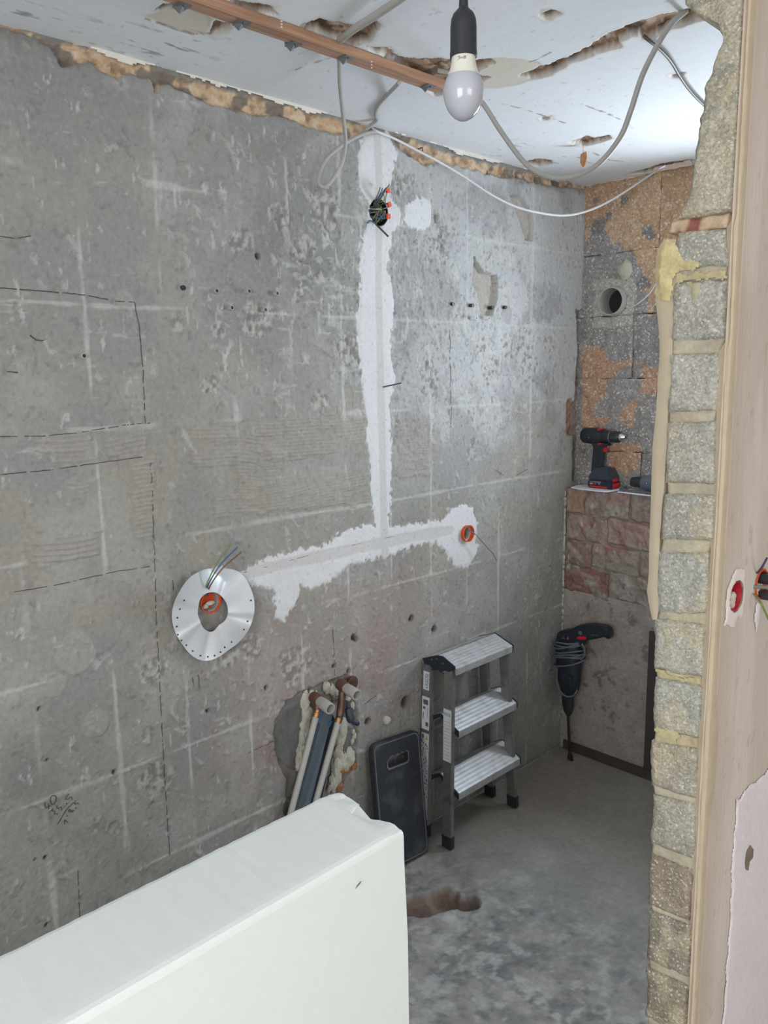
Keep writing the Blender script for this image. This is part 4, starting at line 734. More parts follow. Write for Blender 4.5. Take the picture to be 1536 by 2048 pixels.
# ================================================================== CABLES
def cable(pts, r, mat, name, label, n=9):
    return tag(MB().tube(spline(pts, n), r, 10).build(name, M[mat], None, smooth=True), label, 'cable')
yP = lambda px, py, y: hit(px, py, 1, y); xP = lambda px, py, x: hit(px, py, 0, x); zP = lambda px, py, z: hit(px, py, 2, z)
cable([zP(875, 140, 2.508), yP(905, 150, -1.30), yP(960, 200, -1.30), yP(1000, 260, -1.30), yP(1040, 315, -1.30), yP(1070, 342, -1.30), yP(1110, 356, -1.30), yP(1155, 351, -1.30), yP(1200, 325, -1.30), yP(1240, 275, -1.30), yP(1262, 220, -1.30), yP(1285, 150, -1.30), yP(1318, 85, -1.28), yP(1345, 45, -1.25), zP(1372, 22, 2.508)], 0.0062, 'cable', 'hanging_cable', 'thick grey cable hanging in a deep loop behind the bulb')
cable([zP(672, 96, 2.502), xP(678, 118, 0.372), xP(680, 170, 0.30), xP(687, 240, 0.20), xP(691, 285, 0.15), xP(684, 325, 0.12), xP(668, 355, 0.10), xP(650, 374, 0.085), xP(638, 366, 0.075), xP(641, 340, 0.065), xP(657, 313, 0.055), xP(690, 287, 0.045), xP(722, 270, 0.03), xP(745, 264, 0.018), xP(752, 266, -0.001)], 0.0055, 'cable', 'looped_cable', 'grey cable looping down from the batten to the filled chase')
cable([xP(742, 254, -0.004), xP(752, 262, 0.009), xP(790, 278, 0.012), xP(838, 303, 0.018), xP(880, 325, 0.03), xP(930, 355, 0.045), xP(980, 388, 0.07), xP(1030, 413, 0.10), xP(1080, 426, 0.135), xP(1130, 431, 0.165), xP(1175, 422, 0.20), xP(1220, 402, 0.235), xP(1260, 377, 0.27), xP(1300, 350, 0.305), xP(1330, 333, 0.335)], 0.0042, 'cable_w', 'sagging_cable', 'thin white cable sagging across the corner to the back wall')
cable([zP(830, -25, 2.482), zP(790, 5, 2.482), zP(740, 38, 2.483), zP(710, 57, 2.485), zP(690, 72, 2.490), zP(676, 82, 2.506)], 0.0085, 'cable', 'cable_conduit', 'grey conduit running over the batten across the ceiling')
cable([zP(805, 158, 2.495), zP(796, 168, 2.47), xP(772, 193, 0.235), xP(756, 212, 0.16), xP(751, 228, 0.11), xP(754, 239, 0.07), xP(742, 250, 0.035), xP(730, 262, 0.012), xP(726, 268, -0.006)], 0.0055, 'cable', 'short_cable', 'short grey cable bending from the batten into the wall top')
cable([zP(1288, 72, 2.506), zP(1297, 80, 2.494), zP(1320, 98, 2.488), zP(1342, 122, 2.485), zP(1360, 152, 2.482), zP(1378, 178, 2.484), zP(1398, 200, 2.488), zP(1425, 225, 2.492)], 0.0042, 'cable_d', 'ceiling_wire', 'thin brown grey wire leaving the torn ceiling beside the pier')
# staple holding the white cable
q = xP(843, 300, 0.022); MB().tube([q+np.array([-0.02, 0, 0.006]), q+np.array([0.004, 0.0, 0.007]), q+np.array([0.005, 0, -0.004])], 0.0018, 6).build('cable_clip', M['black'], bpy.data.objects['sagging_cable'])

# ================================================================== BULB
d_b = 1.1
bc_ = at(927, 186, d_b); root = empty('hanging_bulb', tuple(bc_), 'white opal light bulb in a black holder on a black cord', 'light bulb')
def bz(py): return at(927, py, d_b)
top = at(930, 0, d_b); tilt = Vector(tuple(at(925, 110, d_b)-bc_)).normalized()
ax_ = Vector((0, 0, 1)); pxm = d_b/F_PX
def prof(lst):  # (px above bulb centre, radius px)
    return [(a*pxm, r_*pxm) for a, r_ in lst]
p0 = Vector(tuple(bc_))
MB().lathe(p0, ax_, prof([(-53, 0.5), (-51, 10), (-46, 19), (-38, 27), (-28, 33.5), (-16, 38), (-4, 40.5), (6, 41), (15, 39.5), (24, 36), (31, 32)]), 40).build('globe', M['bulbw'], root, smooth=True)
base_ = MB().lathe(p0, ax_, prof([(31, 32), (40, 28.5), (50, 25.5), (58, 24), (66, 23.5), (72, 23), (80, 20)]), 36).build('bulb_base', M['bulbc'], root, smooth=True)
MB().lathe(p0, ax_, prof([(66, 22), (65, 25.5), (66, 27), (74, 27), (78, 26.3), (120, 26), (135, 24.5), (145, 20), (152, 13), (156, 9.5), (158, 9)]), 36).build('lamp_holder', M['black'], root, smooth=True)
MB().lathe(p0, ax_, [(156*pxm, 9.5*pxm), (175*pxm, 8.6*pxm), (H-bc_[2], 8.2*pxm)], 14).build('cord', M['black'], root, smooth=True)
# faint print on the base
dirc = Vector(tuple(CAM-bc_)); dirc.z = 0; dirc.normalize(); sidev = Vector((-dirc.y, dirc.x, 0)); pr_ = MB()
for st in ([(0, 2), (4, 4), (5, 0), (1, -4), (5, -5)], [(7, -2), (8, 2), (10, -1), (12, 2), (13, -2)], [(15, -2), (16, 3), (18, 3), (19, -1), (16, -2)], [(21, 3), (21.5, 3.5)]):
    pts = []
    for a, b in st:
        s_ = (a-14)*pxm*0.85; r_ = 24.9*pxm; pts.append(p0+Vector((0, 0, (57+b)*pxm))+sidev*s_+dirc*math.sqrt(max(r_*r_-s_*s_, 0)))
    rb = ribbon(pts, 1.1*pxm, tuple(dirc)); pr_.add(rb.v, rb.f)
pr_.build('printed_marks', M['ink'], base_)

# ================================================================== JUNCTION HOLE WITH WIRES
y0, z0 = WY(757, 425)
root = empty('junction_box', (0, y0, z0), 'dark round junction box in the wall stuffed with wires and orange clamps', 'junction box')
MB().lathe((-0.044, y0, z0), (1, 0, 0), [(0, 0.0425), (0.046, 0.0425), (0.046, 0.0405), (0.003, 0.0395), (0.003, 0.001)], 30).build('box_shell', M['black'], root, smooth=True)
rnd = random.Random(3)
for i in range(16):
    a0, a1 = rnd.uniform(0, 6.28), rnd.uniform(0, 6.28); ra = 0.033
    P = [(rnd.uniform(-.02, -.005), y0+ra*math.cos(a0), z0+ra*math.sin(a0)), (rnd.uniform(-.004, .012), y0+rnd.uniform(-.018, .018), z0+rnd.uniform(-.018, .018)), (rnd.uniform(-.02, -.005), y0+ra*math.cos(a1), z0+ra*math.sin(a1))]
    MB().tube(spline(P, 7), 0.0019, 6).build('wire', M[['wblue', 'wgreen', 'wbrown', 'wblack', 'wgrey'][i % 5]], root, smooth=True)
def jz(a, b): return (690+a*140/1536, 350+b*140/1536)
def wr3(pts, mat, r=0.0018):
    n = len(pts); MB().tube(spline([hit(*jz(a, b), 0, x) for a, b, x in pts], 6), r, 6).build('wire', M[mat], root, smooth=True)
wr3([(640, 640, 0.0), (690, 490, .02), (740, 380, .03), (775, 270, .035)], 'wbrown'); wr3([(650, 650, 0.0), (720, 500, .02), (790, 380, .032), (825, 290, .036)], 'wblue'); wr3([(660, 650, 0.0), (740, 500, .024), (850, 350, .036), (910, 280, .04)], 'wblue', 0.0022)
wr3([(680, 660, 0.0), (780, 500, .02), (880, 350, .04), (970, 220, .045)], 'wbrown', 0.0022); wr3([(700, 660, 0), (780, 530, .02), (860, 390, .034), (965, 240, .044)], 'wgreen'); wr3([(720, 620, .0), (800, 590, .02), (860, 540, .03), (850, 400, .036)], 'wgreen'); wr3([(880, 640, .02), (885, 540, .03), (915, 400, .035)], 'wgrey')
wr3([(770, 740, 0.0), (780, 670, .015), (830, 630, .02), (920, 632, .024)], 'wblack', 0.0022); wr3([(780, 760, 0.0), (850, 740, .015), (930, 710, .022)], 'wgrey'); wr3([(780, 860, 0.0), (840, 850, .012), (905, 870, .018)], 'wblue'); wr3([(760, 980, 0.0), (830, 955, .012), (905, 945, .018)], 'wblue')
wr3([(560, 740, 0.008), (650, 750, .02), (740, 745, .02), (800, 760, .01)], 'wgreen', 0.0024); wr3([(480, 1060, 0.006), (550, 1000, .016), (620, 1040, .018), (680, 1080, .02)], 'wblue', 0.0022)
wr3([(620, 1010, 0.0), (680, 1080, .015), (780, 1180, .028), (870, 1270, .035), (950, 1350, .04)], 'wblack', 0.003)
for a, b, rot in [(940, 345, .3), (970, 650, .4), (952, 905, 0.0)]:
    q = hit(*jz(a, b), 0, 0.024+0.01*(b < 400)); cm = MB(); cs, sn = math.cos(rot), math.sin(rot); c8 = []
    for dx in (-.004, .004):
        for u_, v_ in ((-.0075, -.0075), (.0075, -.0075), (.0075, .0075), (-.0075, .0075)): c8.append((q[0]+dx, q[1]+u_*cs-v_*sn, q[2]+u_*sn+v_*cs))
    o = cm.hexa(c8).build('clamp', M['orange'], root, bevel=0.001)
    tm = MB()
    for k in (-1, 0, 1): c = (q[0]+0.004, q[1]+.006*cs-k*.005*sn, q[2]+.006*sn+k*.005*cs); tm.box((c[0]-.001, c[1]-.001, c[2]-.001), (c[0]+.0012, c[1]+.001, c[2]+.001))
    tm.build('clamp_port', M['sticker'], o)
# stub of wire / nail half way down the chase
P = [hit(766, 774, 0, 0.002), hit(780, 771, 0, 0.02), hit(803, 766, 0, 0.05)]
tag(MB().tube(P, 0.0022, 6).build('wire_stub', M['wblack'], None, smooth=True), 'short black wire stub poking out of the vertical filled chase', 'wire')

# orange box on the right end of the chase
y0, z0 = WY(931, 1066); root = empty('round_socket_box', (0, y0, z0), 'bright orange round socket box proud of the white filler with one grey wire', 'socket box')
MB().lathe((-0.028, y0, z0), (1, 0, 0), [(0, 0.031), (0.040, 0.031), (0.043, 0.0325), (0.046, 0.0325), (0.046, 0.0295), (0.006, 0.0285), (0.006, 0.001)], 32).build('box_shell', M['orange'], root, smooth=True)
bl = MB(); bl.blob((-0.018, y0-0.008, z0+0.008), .01, .012, .009, 3); bl.blob((-0.018, y0-0.006, z0-0.014), .008, .010, .012, 8); bl.build('plaster_lumps', plain('lump_grey', S(176, 168, 164), .9), root, smooth=True)
kz = lambda a, b: (900+a*110/1536, 1020+b*110/1536)
MB().tube(spline([(-0.012, y0-0.004, z0+0.008), hit(*kz(560, 590), 0, 0.022), hit(*kz(700, 670), 0, 0.034), hit(*kz(850, 830), 0, 0.042), hit(*kz(1050, 1060), 0, 0.045), hit(*kz(1180, 1190), 0, 0.046), hit(*kz(1300, 1390), 0, 0.046)], 8), 0.0022, 8).build('wire', M['wgrey'], root, smooth=True)

# ================================================================== SEALING COLLAR AND ITS BOX
y0, z0 = WY(420, 1203); root = empty('socket_box_with_wires', (0, y0, z0), 'orange round socket box behind the silver grey membrane disc', 'socket box')
MB().lathe((-0.028, y0, z0), (1, 0, 0), [(0, 0.033), (0.030, 0.033), (0.032, 0.034), (0.034, 0.034), (0.034, 0.031), (0.010, 0.030), (0.010, 0.001)], 30).build('box_shell', M['orange'], root, smooth=True)
bl = MB(); bl.blob((-0.010, y0+0.006, z0-0.008), .008, .016, .007, 3); bl.blob((-0.008, y0-0.01, z0-0.014), .008, .010, .008, 8); bl.build('plaster_lumps', plain('lump_white', S(206, 198, 190), .9), root, smooth=True)
cz = lambda a, b: (300+a*520/1536, 1050+b*520/1536)
for pts, mt in (([(330, 420, .0), (335, 350, .03), (400, 220, .05), (485, 112, .06)], 'wgreen'), ([(338, 415, .0), (345, 350, .032), (420, 230, .052), (518, 130, .062)], 'wblue'), ([(345, 410, .0), (355, 360, .033), (430, 255, .052), (540, 160, .062)], 'wbrown')):
    MB().tube(spline([hit(*cz(a, b), 0, x) for a, b, x in pts], 7), 0.0021, 7).build('wire', M[mt], root, smooth=True)
OUT = [(445, 1137), (480, 1143), (499, 1172), (509, 1210), (502, 1248), (482, 1280), (455, 1300), (432, 1317), (405, 1323), (382, 1310), (365, 1288), (350, 1262), (344, 1230), (350, 1203), (362, 1180), (380, 1155), (410, 1139)]
INN = [(432, 1185), (446, 1196), (455, 1214), (451, 1240), (437, 1250), (423, 1265), (409, 1258), (400, 1240), (397, 1215), (402, 1196), (414, 1186)]
cen = np.array([425, 1225.0])
def radial(P):
    P = np.array(P, float)-cen; ang = np.arctan2(P[:, 1], P[:, 0]); r = np.hypot(P[:, 0], P[:, 1]); o = np.argsort(ang); ang, r = ang[o], r[o]
    return lambda t: np.interp(t, np.concatenate([ang-2*math.pi, ang, ang+2*math.pi]), np.tile(r, 3))
fo_, fi_ = radial(OUT), radial(INN); nt_, nr_ = 120, 18; T = np.linspace(-math.pi, math.pi, nt_+1)[:-1]
def collar_pt(t, s, off=0.0):
    ro = float(np.mean([fo_(t+e) for e in (-.12, -.06, 0, .06, .12)])); ri = float(np.mean([fi_(t+e) for e in (-.12, 0, .12)])); r = ri+(ro-ri)*s
    px, py = cen[0]+r*math.cos(t), cen[1]+r*math.sin(t)
    wav = 0.026+0.017*math.sin(2*t+0.6)*s+0.014*math.sin(3*t+2.2)*s*s+0.006*math.sin(5*t)*s
    wav += 0.010*math.exp(-((t-0.1)/0.25)**2)*(1-s) - 0.006*math.exp(-((t-1.75)/0.3)**2)
    for t0, am, wd in ((0.18, -0.013, 0.13), (1.20, 0.012, 0.14), (1.75, -0.010, 0.16), (2.45, 0.011, 0.14), (-1.15, -0.014, 0.14), (-2.7, 0.008, 0.2)):
        wav += am*math.exp(-(((t-t0+math.pi) % (2*math.pi)-math.pi)/wd)**2)*(0.35+0.65*s)
    return hit(px, py, 0, max(0.006, wav)+off)
V = []; 
for i in range(nt_):
    for j in range(nr_+1): V.append(collar_pt(T[i], j/nr_))
for i in range(nt_):
    for j in range(nr_+1): V.append(np.array(V[i*(nr_+1)+j])+np.array([-0.0012, 0, 0]))
Fs = []; o2 = nt_*(nr_+1)
for i in range(nt_):
    for j in range(nr_):
        a, b, c, d = i*(nr_+1)+j, ((i+1) % nt_)*(nr_+1)+j, ((i+1) % nt_)*(nr_+1)+j+1, i*(nr_+1)+j+1
        Fs += [(a, b, c, d), (o2+d, o2+c, o2+b, o2+a)]
    for j in (0, nr_): a, b = i*(nr_+1)+j, ((i+1) % nt_)*(nr_+1)+j; Fs.append((a, b, o2+b, o2+a))
cb_ = MB(); cb_.add(V, Fs); col_o = cb_.build('sealing_collar', M['collar'], None, smooth=True); tag(col_o, 'wavy silver grey membrane disc with a centre hole on the cement wall', 'membrane disc')
for a, b in [(202, 445), (177, 497), (162, 548), (158, 600), (165, 648), (186, 682), (215, 710), (253, 744), (298, 772), (342, 779), (382, 772), (417, 751), (442, 722), (482, 691), (555, 618), (577, 569), (597, 445)]:
    px, py = cz(a, b); t = math.atan2(py-cen[1], px-cen[0]); ro = float(np.mean([fo_(t+e) for e in (-.12, -.06, 0, .06, .12)])); ri = float(np.mean([fi_(t+e) for e in (-.12, 0, .12)])); s = (math.hypot(px-cen[0], py-cen[1])-ri)/(ro-ri)
    q = collar_pt(t, min(s, .97), 0.0009); MB().lathe(tuple(q-np.array([0.0012, 0, 0])), (1, 0, 0), [(0, 0.0026), (0.0016, 0.0026)], 8).build('punched_dot', M['dot'], col_o)

# ================================================================== WATER PIPES
def vz(a, b): return (540+a*220/1502, 1330+b*220/1502)
def vx(a, b, x): return hit(*vz(a, b), 0, x)
def pipe_thing(label, pp_, xs_, el, el_x, plug, px0, px1, flange=None):
    q = vx(*pp_[1], xs_[1]); a = vx(*pp_[0], xs_[0]); dirv = (q-a); t = (0.0-a[2]-0.0)/dirv[2]; end = a+dirv*t; end[2] = 0.0015
    root = empty('water_pipe', tuple(end), label, 'pipe')
    MB().tube([a, end], 0.0100, 14).build('pipe_run', M['pipe'], root, smooth=True)
    u = Vector(tuple(a-q)).normalized(); av = Vector(tuple(a)); MB().lathe(av-u*0.004, u, [(0, 0.0125), (0.014, 0.0125), (0.015, 0.0105), (0.024, 0.0105), (0.025, 0.012), (0.032, 0.012)], 18).build('bright_collar', M['copper'], root, smooth=True)
    c = Vector(tuple(vx(*el, el_x))); d = Vector((1, -0.10, -0.10)).normalized()
    eb = MB(); eb.lathe(c-d*0.022, d, [(0, 0.018), (0.006, 0.0195), (0.034, 0.0195), (0.040, 0.016)], 20); eb.tube([av+u*0.02, c], 0.013, 14); eb.build('elbow', M['brass'], root, smooth=True)
    MB().lathe(c+d*0.016, d, [(0, 0.0165), (0.014, 0.0175), (0.016, 0.0185), (0.055, 0.0185), (0.060, 0.0175), (0.060, 0.0145), (0.030, 0.0135)], 22).build('test_plug', M['plastic_g'], root, smooth=True)
    return root, c, av, u
pA, cA, aA, uA = pipe_thing('grey water pipe with brown elbow left of the blue duct', [(630, 690), (300, 1960)], (0.055, 0.075), (640, 470), 0.045, None, 0, 0)
pB, cB, aB, uB = pipe_thing('grey water pipe with brown elbow and black valve handle', [(930, 770), (650, 1780)], (0.060, 0.080), (1000, 290), 0.040, None, 0, 0)
MB().tube([tuple(aB+uB*0.01), tuple(Vector(tuple(vx(1015, 480, 0.045))))], 0.0125, 12).build('valve_neck', M['navy_l'], pB, smooth=True)
hv = [vx(1060, 500, 0.05), vx(1075, 600, 0.06), vx(1090, 690, 0.068), vx(1120, 760, 0.072), vx(1210, 805, 0.078)]
MB().tube(spline(hv, 6), [0.008]*6+[0.014]*12+[0.009]*6+[0.007], 12).build('valve_handle', M['navy_l'], pB, smooth=True)
MB().lathe(Vector(tuple(vx(1110, 240, 0.004))), (1, 0, 0), [(0, 0.024), (0.008, 0.024), (0.010, 0.016), (0.018, 0.014)], 16).build('wall_flange', M['brass'], pB, smooth=True)
# duct between the pipes
dq = [vx(700, 610, 0.022), vx(890, 700, 0.022), vx(335, 1960, 0.045), vx(620, 1850, 0.045)]
dl0, dr0, dl1, dr1 = [np.array(q) for q in dq]
def ext(a, b): d = b-a; t = (0.0-a[2])/d[2]; return a+d*t
root = empty('pipe_duct', tuple((ext(dl0, dl1)+ext(dr0, dr1))/2), 'dark blue grey duct standing between the two water pipes', 'duct')
def strip(a0, b0, th0, th1, name, mat, parent):
    A = ext(a0[0], a0[1]); B = ext(b0[0], b0[1]); o = np.array([1, 0, 0])
    return MB().hexa([a0[0]-o*th0, b0[0]-o*th0, b0[0]+o*th1, a0[0]+o*th1, A-o*th0, B-o*th0, B+o*th1, A+o*th1]).build(name, mat, parent, bevel=0.003)
mid0, mid1 = dl0*.3+dr0*.7, dl1*.3+dr1*.7
strip((dl0, dl1), (mid0, mid1), 0.018, 0.010, 'duct_front', M['duct'], root); strip((mid0, mid1), (dr0*1.0, dr1), 0.022, -0.002, 'duct_shade_side', M['navy'], root)  # right-hand strip coloured dark as the duct's shadow side
wr0, wr1 = vx(950, 800, 0.03), vx(770, 1720, 0.05); strip((dr0, dr1), (wr0, wr1), 0.022, -0.010, 'duct_shade_strip', M['navy'], root)  # dark strip continuing the painted shadow beside the duct
tb = MB(); tb.hexa([vx(690, 570, .035), vx(735, 580, .035), vx(735, 580, .039), vx(690, 570, .039), vx(645, 790, .035), vx(690, 800, .035), vx(690, 800, .039), vx(645, 790, .039)]); tb.hexa([vx(800, 790, .034), vx(850, 760, .034), vx(850, 760, .037), vx(800, 790, .037), vx(790, 850, .034), vx(820, 840, .034), vx(820, 840, .037), vx(790, 850, .037)])
tb.build('blue_tape', M['tapeb'], root)
# foam beads round the pipes
rnd = random.Random(5)
for lst, rr in (([(470, 470), (480, 560), (490, 650), (480, 760), (470, 860), (450, 960), (425, 1060), (410, 1160), (395, 1260), (385, 1350)], .017), ([(560, 420), (760, 300), (850, 330), (900, 400), (640, 440)], .015), ([(990, 800), (990, 900), (970, 1000), (950, 1090), (940, 1180), (940, 1280), (920, 1370), (900, 1470), (870, 1560), (850, 1640), (1060, 1240), (1080, 1320), (980, 1310)], .019), ([(1130, 900), (1140, 980), (1120, 1050), (1080, 460), (1120, 560)], .011)):
    fb = MB(); dense = [tuple(q_) for q_ in spline([(a, b, 0) for a, b in lst], 3)] if len(lst) > 6 else lst
    for i, qq in enumerate(dense):
        a, b = qq[0]+rnd.uniform(-14, 14), qq[1]+rnd.uniform(-10, 10); q = vx(a, b, -0.006); fb.blob(tuple(q), rr*0.7*rnd.uniform(.7, 1.1), rr*rnd.uniform(.55, 1.1), rr*rnd.uniform(.9, 1.7), i+int(a), 11, 8, 0.6)
    fb.build('foam_bead', M['foam'], wall_left, smooth=True)
q = hit(773, 1440, 0, 0.004); MB().blob(tuple(q), .014, .015, .016, 9, 10, 7, .3).build('foam_bead', M['foam'], wall_left, smooth=True)
rb_ = MB(); 
for i, (a, b) in enumerate([(1150, 1390), (1060, 1420), (980, 1440), (940, 1500), (940, 1580), (950, 1660)]): rb_.blob(tuple(vx(a, b, -0.006)), .008, .014, .015, i+60, 9, 6, .4)
rb_.build('rusty_mortar', plain('rust_brown', S(158, 104, 72), .9, grain=.25, scale=60), wall_left, smooth=True)

# ================================================================== BLACK KNEELING BOARD
BW, BH, BT = 0.235, 0.452, 0.022
br_ = hit(849, 1700, 2, 0.0); tr_ = hit(829, 1457, 0, 0.024); bl_ = np.array([br_[0]+0.002, br_[1]-BW, 0.0]); root = empty('kneeling_board', tuple((br_+bl_)/2), 'black foam kneeling board with a handle slot leaning on the wall', 'kneeling board')
upv = Vector((tr_[0]-br_[0], tr_[1]-br_[1]-0.0, tr_[2])); BH = upv.length; upv.normalize(); rv = Vector((0, 1, 0)); rv = (rv-upv*rv.dot(upv)).normalized(); nv = rv.cross(upv).normalized()
if nv.x < 0: nv = -nv
ob_ = Vector(tuple(br_))-rv*BW+nv*0.001
def rrect(x0, y0, x1, y1, r, n=6):
    P = []
    for cx, cy, a0 in ((x1-r, y0+r, -90), (x1-r, y1-r, 0), (x0+r, y1-r, 90), (x0+r, y0+r, 180)):
        for k in range(n+1): a = math.radians(a0+90*k/n); P.append((cx+r*math.cos(a), cy+r*math.sin(a)))
    return P
def plate(outer, inner, th, name, mat, parent, org, U, Vv, Nn, off=0.0):
    bm = bmesh.new(); loops = []
    for L_ in [outer]+([inner] if inner else []):
        vs = [bm.verts.new(org+U*a+Vv*b+Nn*off) for a, b in L_]; loops.append([bm.edges.new((vs[i], vs[(i+1) % len(vs)])) for i in range(len(vs))])
    bmesh.ops.triangle_fill(bm, use_beauty=True, edges=[e for l in loops for e in l], normal=Nn)
    r = bmesh.ops.extrude_face_region(bm, geom=list(bm.faces)); bmesh.ops.translate(bm, vec=Nn*th, verts=[g for g in r['geom'] if isinstance(g, bmesh.types.BMVert)])
    bmesh.ops.recalc_face_normals(bm, faces=bm.faces); me = bpy.data.meshes.new(name); bm.to_mesh(me); bm.free(); return link(me, name, mat, parent)
slot = [(0.072, BH-0.098), (0.160, BH-0.098), (0.168, BH-0.090), (0.168, BH-0.066), (0.160, BH-0.060), (0.150, BH-0.064), (0.138, BH-0.060), (0.127, BH-0.064), (0.115, BH-0.060), (0.104, BH-0.064), (0.092, BH-0.060), (0.080, BH-0.066), (0.068, BH-0.072), (0.066, BH-0.090)]
slot = [(BW*0.5+(a-0.117)*1.0, b) for a, b in slot]
plate(rrect(0, 0, BW, BH, 0.028), slot, BT, 'board_body', M['rubber'], root, ob_, rv, upv, nv)
def ring_plate(outer, inner, name, mat, off, th): plate(outer, inner, th, name, mat, root, ob_, rv, upv, nv, off)
ring_plate(rrect(0.006, 0.006, BW-0.006, BH-0.006, 0.024), rrect(0.010, 0.010, BW-0.010, BH-0.010, 0.021), 'raised_border', M['rubber_e'], BT, 0.0012)
ce = (sum(p_[0] for p_ in slot)/len(slot), sum(p_[1] for p_ in slot)/len(slot))
ring_plate([(ce[0]+(a-ce[0])*1.09, ce[1]+(b-ce[1])*1.25) for a, b in slot], slot, 'slot_border', M['rubber_e'], BT, 0.0012)

# ================================================================== STEP LADDER
root = empty('step_ladder', (0.10, -0.776, 0.0), 'small aluminium double-sided step ladder folded against the wall', 'step ladder')
CY = -0.776
def stile_pts(front, left):
    s = -1 if left else 1
    b = (0.156 if front else 0.040, CY+s*0.200, 0.0); t = (0.132 if front else 0.030, CY+s*0.160, 0.688); return np.array(b), np.array(t)
ST = {}
for front in (True, False):
    for left in (True, False):
        b_, t_ = stile_pts(front, left); lo = b_+(t_-b_)*0.03; o = MB().beam(lo, t_, 0.040, 0.020).build('stile', M['alu_d'], root, bevel=0.002); ST[(front, left)] = (b_, t_, o)
        hi = b_+(t_-b_)*0.075; zf = b_.copy(); zf[2] = 0.0015; fo2 = MB().beam(zf, hi, 0.045, 0.025).build('foot', M['black'], root, bevel=0.003)
def tread(zr, ze, xc, xe, yl, yr, name='tread', lip=0.026):
    n = 13; T_ = []; sgn = 1 if xe > xc else -1
    for i in range(n):
        t = i/(n-1); T_.append((xc+(xe-xc)*t, zr+(ze-zr)*t+(0.0005 if i % 2 else 0.0)))
    sec = [(xc+sgn*0.003, zr-0.004)]+T_+[(xe+sgn*0.001, ze-0.003), (xe+sgn*0.001, ze-lip), (xe-sgn*0.004, ze-lip), (xe-sgn*0.006, ze-0.010), (xc+sgn*0.003, zr-0.010)]
    return MB().prism([(a, yl, b) for a, b in sec], (0, yr-yl, 0)).build(name, M['alu'], root)
XM = 0.088
LV = [(0.720, 0.690, 0.168, CY-0.166, CY+0.166), (0.492, 0.449, 0.172, CY-0.158, CY+0.192), (0.262, 0.214, 0.182, CY-0.170, CY+0.205)]
for k, (zr, ze, xe, yl, yr) in enumerate(LV):
    xm = 0.082+0.006*k; tread(zr, ze, xm+0.002, xe, yl, yr); xb = 2*xm-xe+0.0; tread(zr, ze, xm-0.002, max(xb, 0.006), yl, yr)
    if k:
        for s, yy_ in ((-1, yl), (1, yr)):
            for xa, xb2 in ((xm+0.002, xe+0.003), (xm-0.002, max(xb, 0.006)-0.002)):
                cpz = MB().prism([(xa, yy_, zr+0.002), (xb2, yy_, ze+0.003), (xb2, yy_, ze-0.022), (xb2+(xm-xb2)*0.2, yy_, ze-0.012), (xa, yy_, zr-0.012)], (0, s*0.006, 0)); cpz.build('tread_cap', M['black'], root, bevel=0.001)
# hinge plates (traced on the end of the top platform)
lz = lambda a, b: (830+a*100/1138, 1300+b*100/1138)
yl = LV[0][3]-0.001
FPL = [(520, 130), (620, 145), (905, 390), (892, 465), (800, 495), (778, 598), (640, 550), (525, 465), (490, 400)]; RPL = [(170, 192), (470, 125), (515, 130), (500, 455), (420, 465), (262, 415), (240, 375), (175, 225)]
for nm, PL in (('hinge_plate', FPL), ('hinge_plate', RPL)):
    hp = MB().prism([hit(*lz(a, b), 1, yl-0.004) for a, b in PL], (0, 0.006, 0)).build(nm, M['navy'], root, bevel=0.001)
    for a, b in [(375, 215), (500, 205), (640, 305), (375, 410), (262, 370), (645, 500), (758, 545), (716, 548)]:
        if (a < 450) == (PL is RPL): q = hit(*lz(a, b), 1, yl-0.0042); MB().lathe(tuple(q), (0, -1, 0), [(0, 0.0034), (0.0016, 0.0026)], 10).build('rivet', M['zinc'], hp)
yr2 = LV[0][4]+0.001
MB().prism([(0.082, yr2, 0.722), (0.171, yr2, 0.692), (0.168, yr2, 0.660), (0.085, yr2, 0.680)], (0, 0.006, 0)).build('hinge_plate', M['navy'], root, bevel=0.001)
MB().prism([(0.082, yr2, 0.722), (0.004, yr2, 0.692), (0.006, yr2, 0.660), (0.080, yr2, 0.680)], (0, 0.006, 0)).build('hinge_plate', M['navy'], root, bevel=0.001)
q = (0.148, CY+0.172, 0.425); MB().prism([(0.118, q[1], 0.440), (0.165, q[1], 0.425), (0.160, q[1], 0.395), (0.135, q[1], 0.405)], (0, 0.004, 0)).build('corner_bracket', M['alu_d'], root)
# printed labels on the outer face of the near stiles
def face_pt(front, u, z, off):
    b_, t_, _ = ST[(front, True)]; f = z/t_[2]; c = b_+(t_-b_)*f; return np.array([c[0]-0.020+0.040*u, c[1]-0.010-off, z])
def sticker(front, z0, z1, u0=0.1, u1=0.9, name='label_sticker'):
    P = [face_pt(front, u0, z0, .0002), face_pt(front, u1, z0, .0002), face_pt(front, u1, z1, .0002), face_pt(front, u0, z1, .0002)]
    b = MB(); b.hexa([P[0], P[1], P[2], P[3]]+[p_-np.array([0, 0.0006, 0]) for p_ in P]); return b.build(name, M['sticker'], root)
def mark(front, par, quads, mat, name='print'):
    b = MB()
    for Q in quads: b.add([face_pt(front, u, z, .0011) for u, z in Q], [tuple(range(len(Q)))])
    return b.build(name, mat, par)
def rect(u0, u1, z0, z1): return [(u0, z0), (u1, z0), (u1, z1), (u0, z1)]
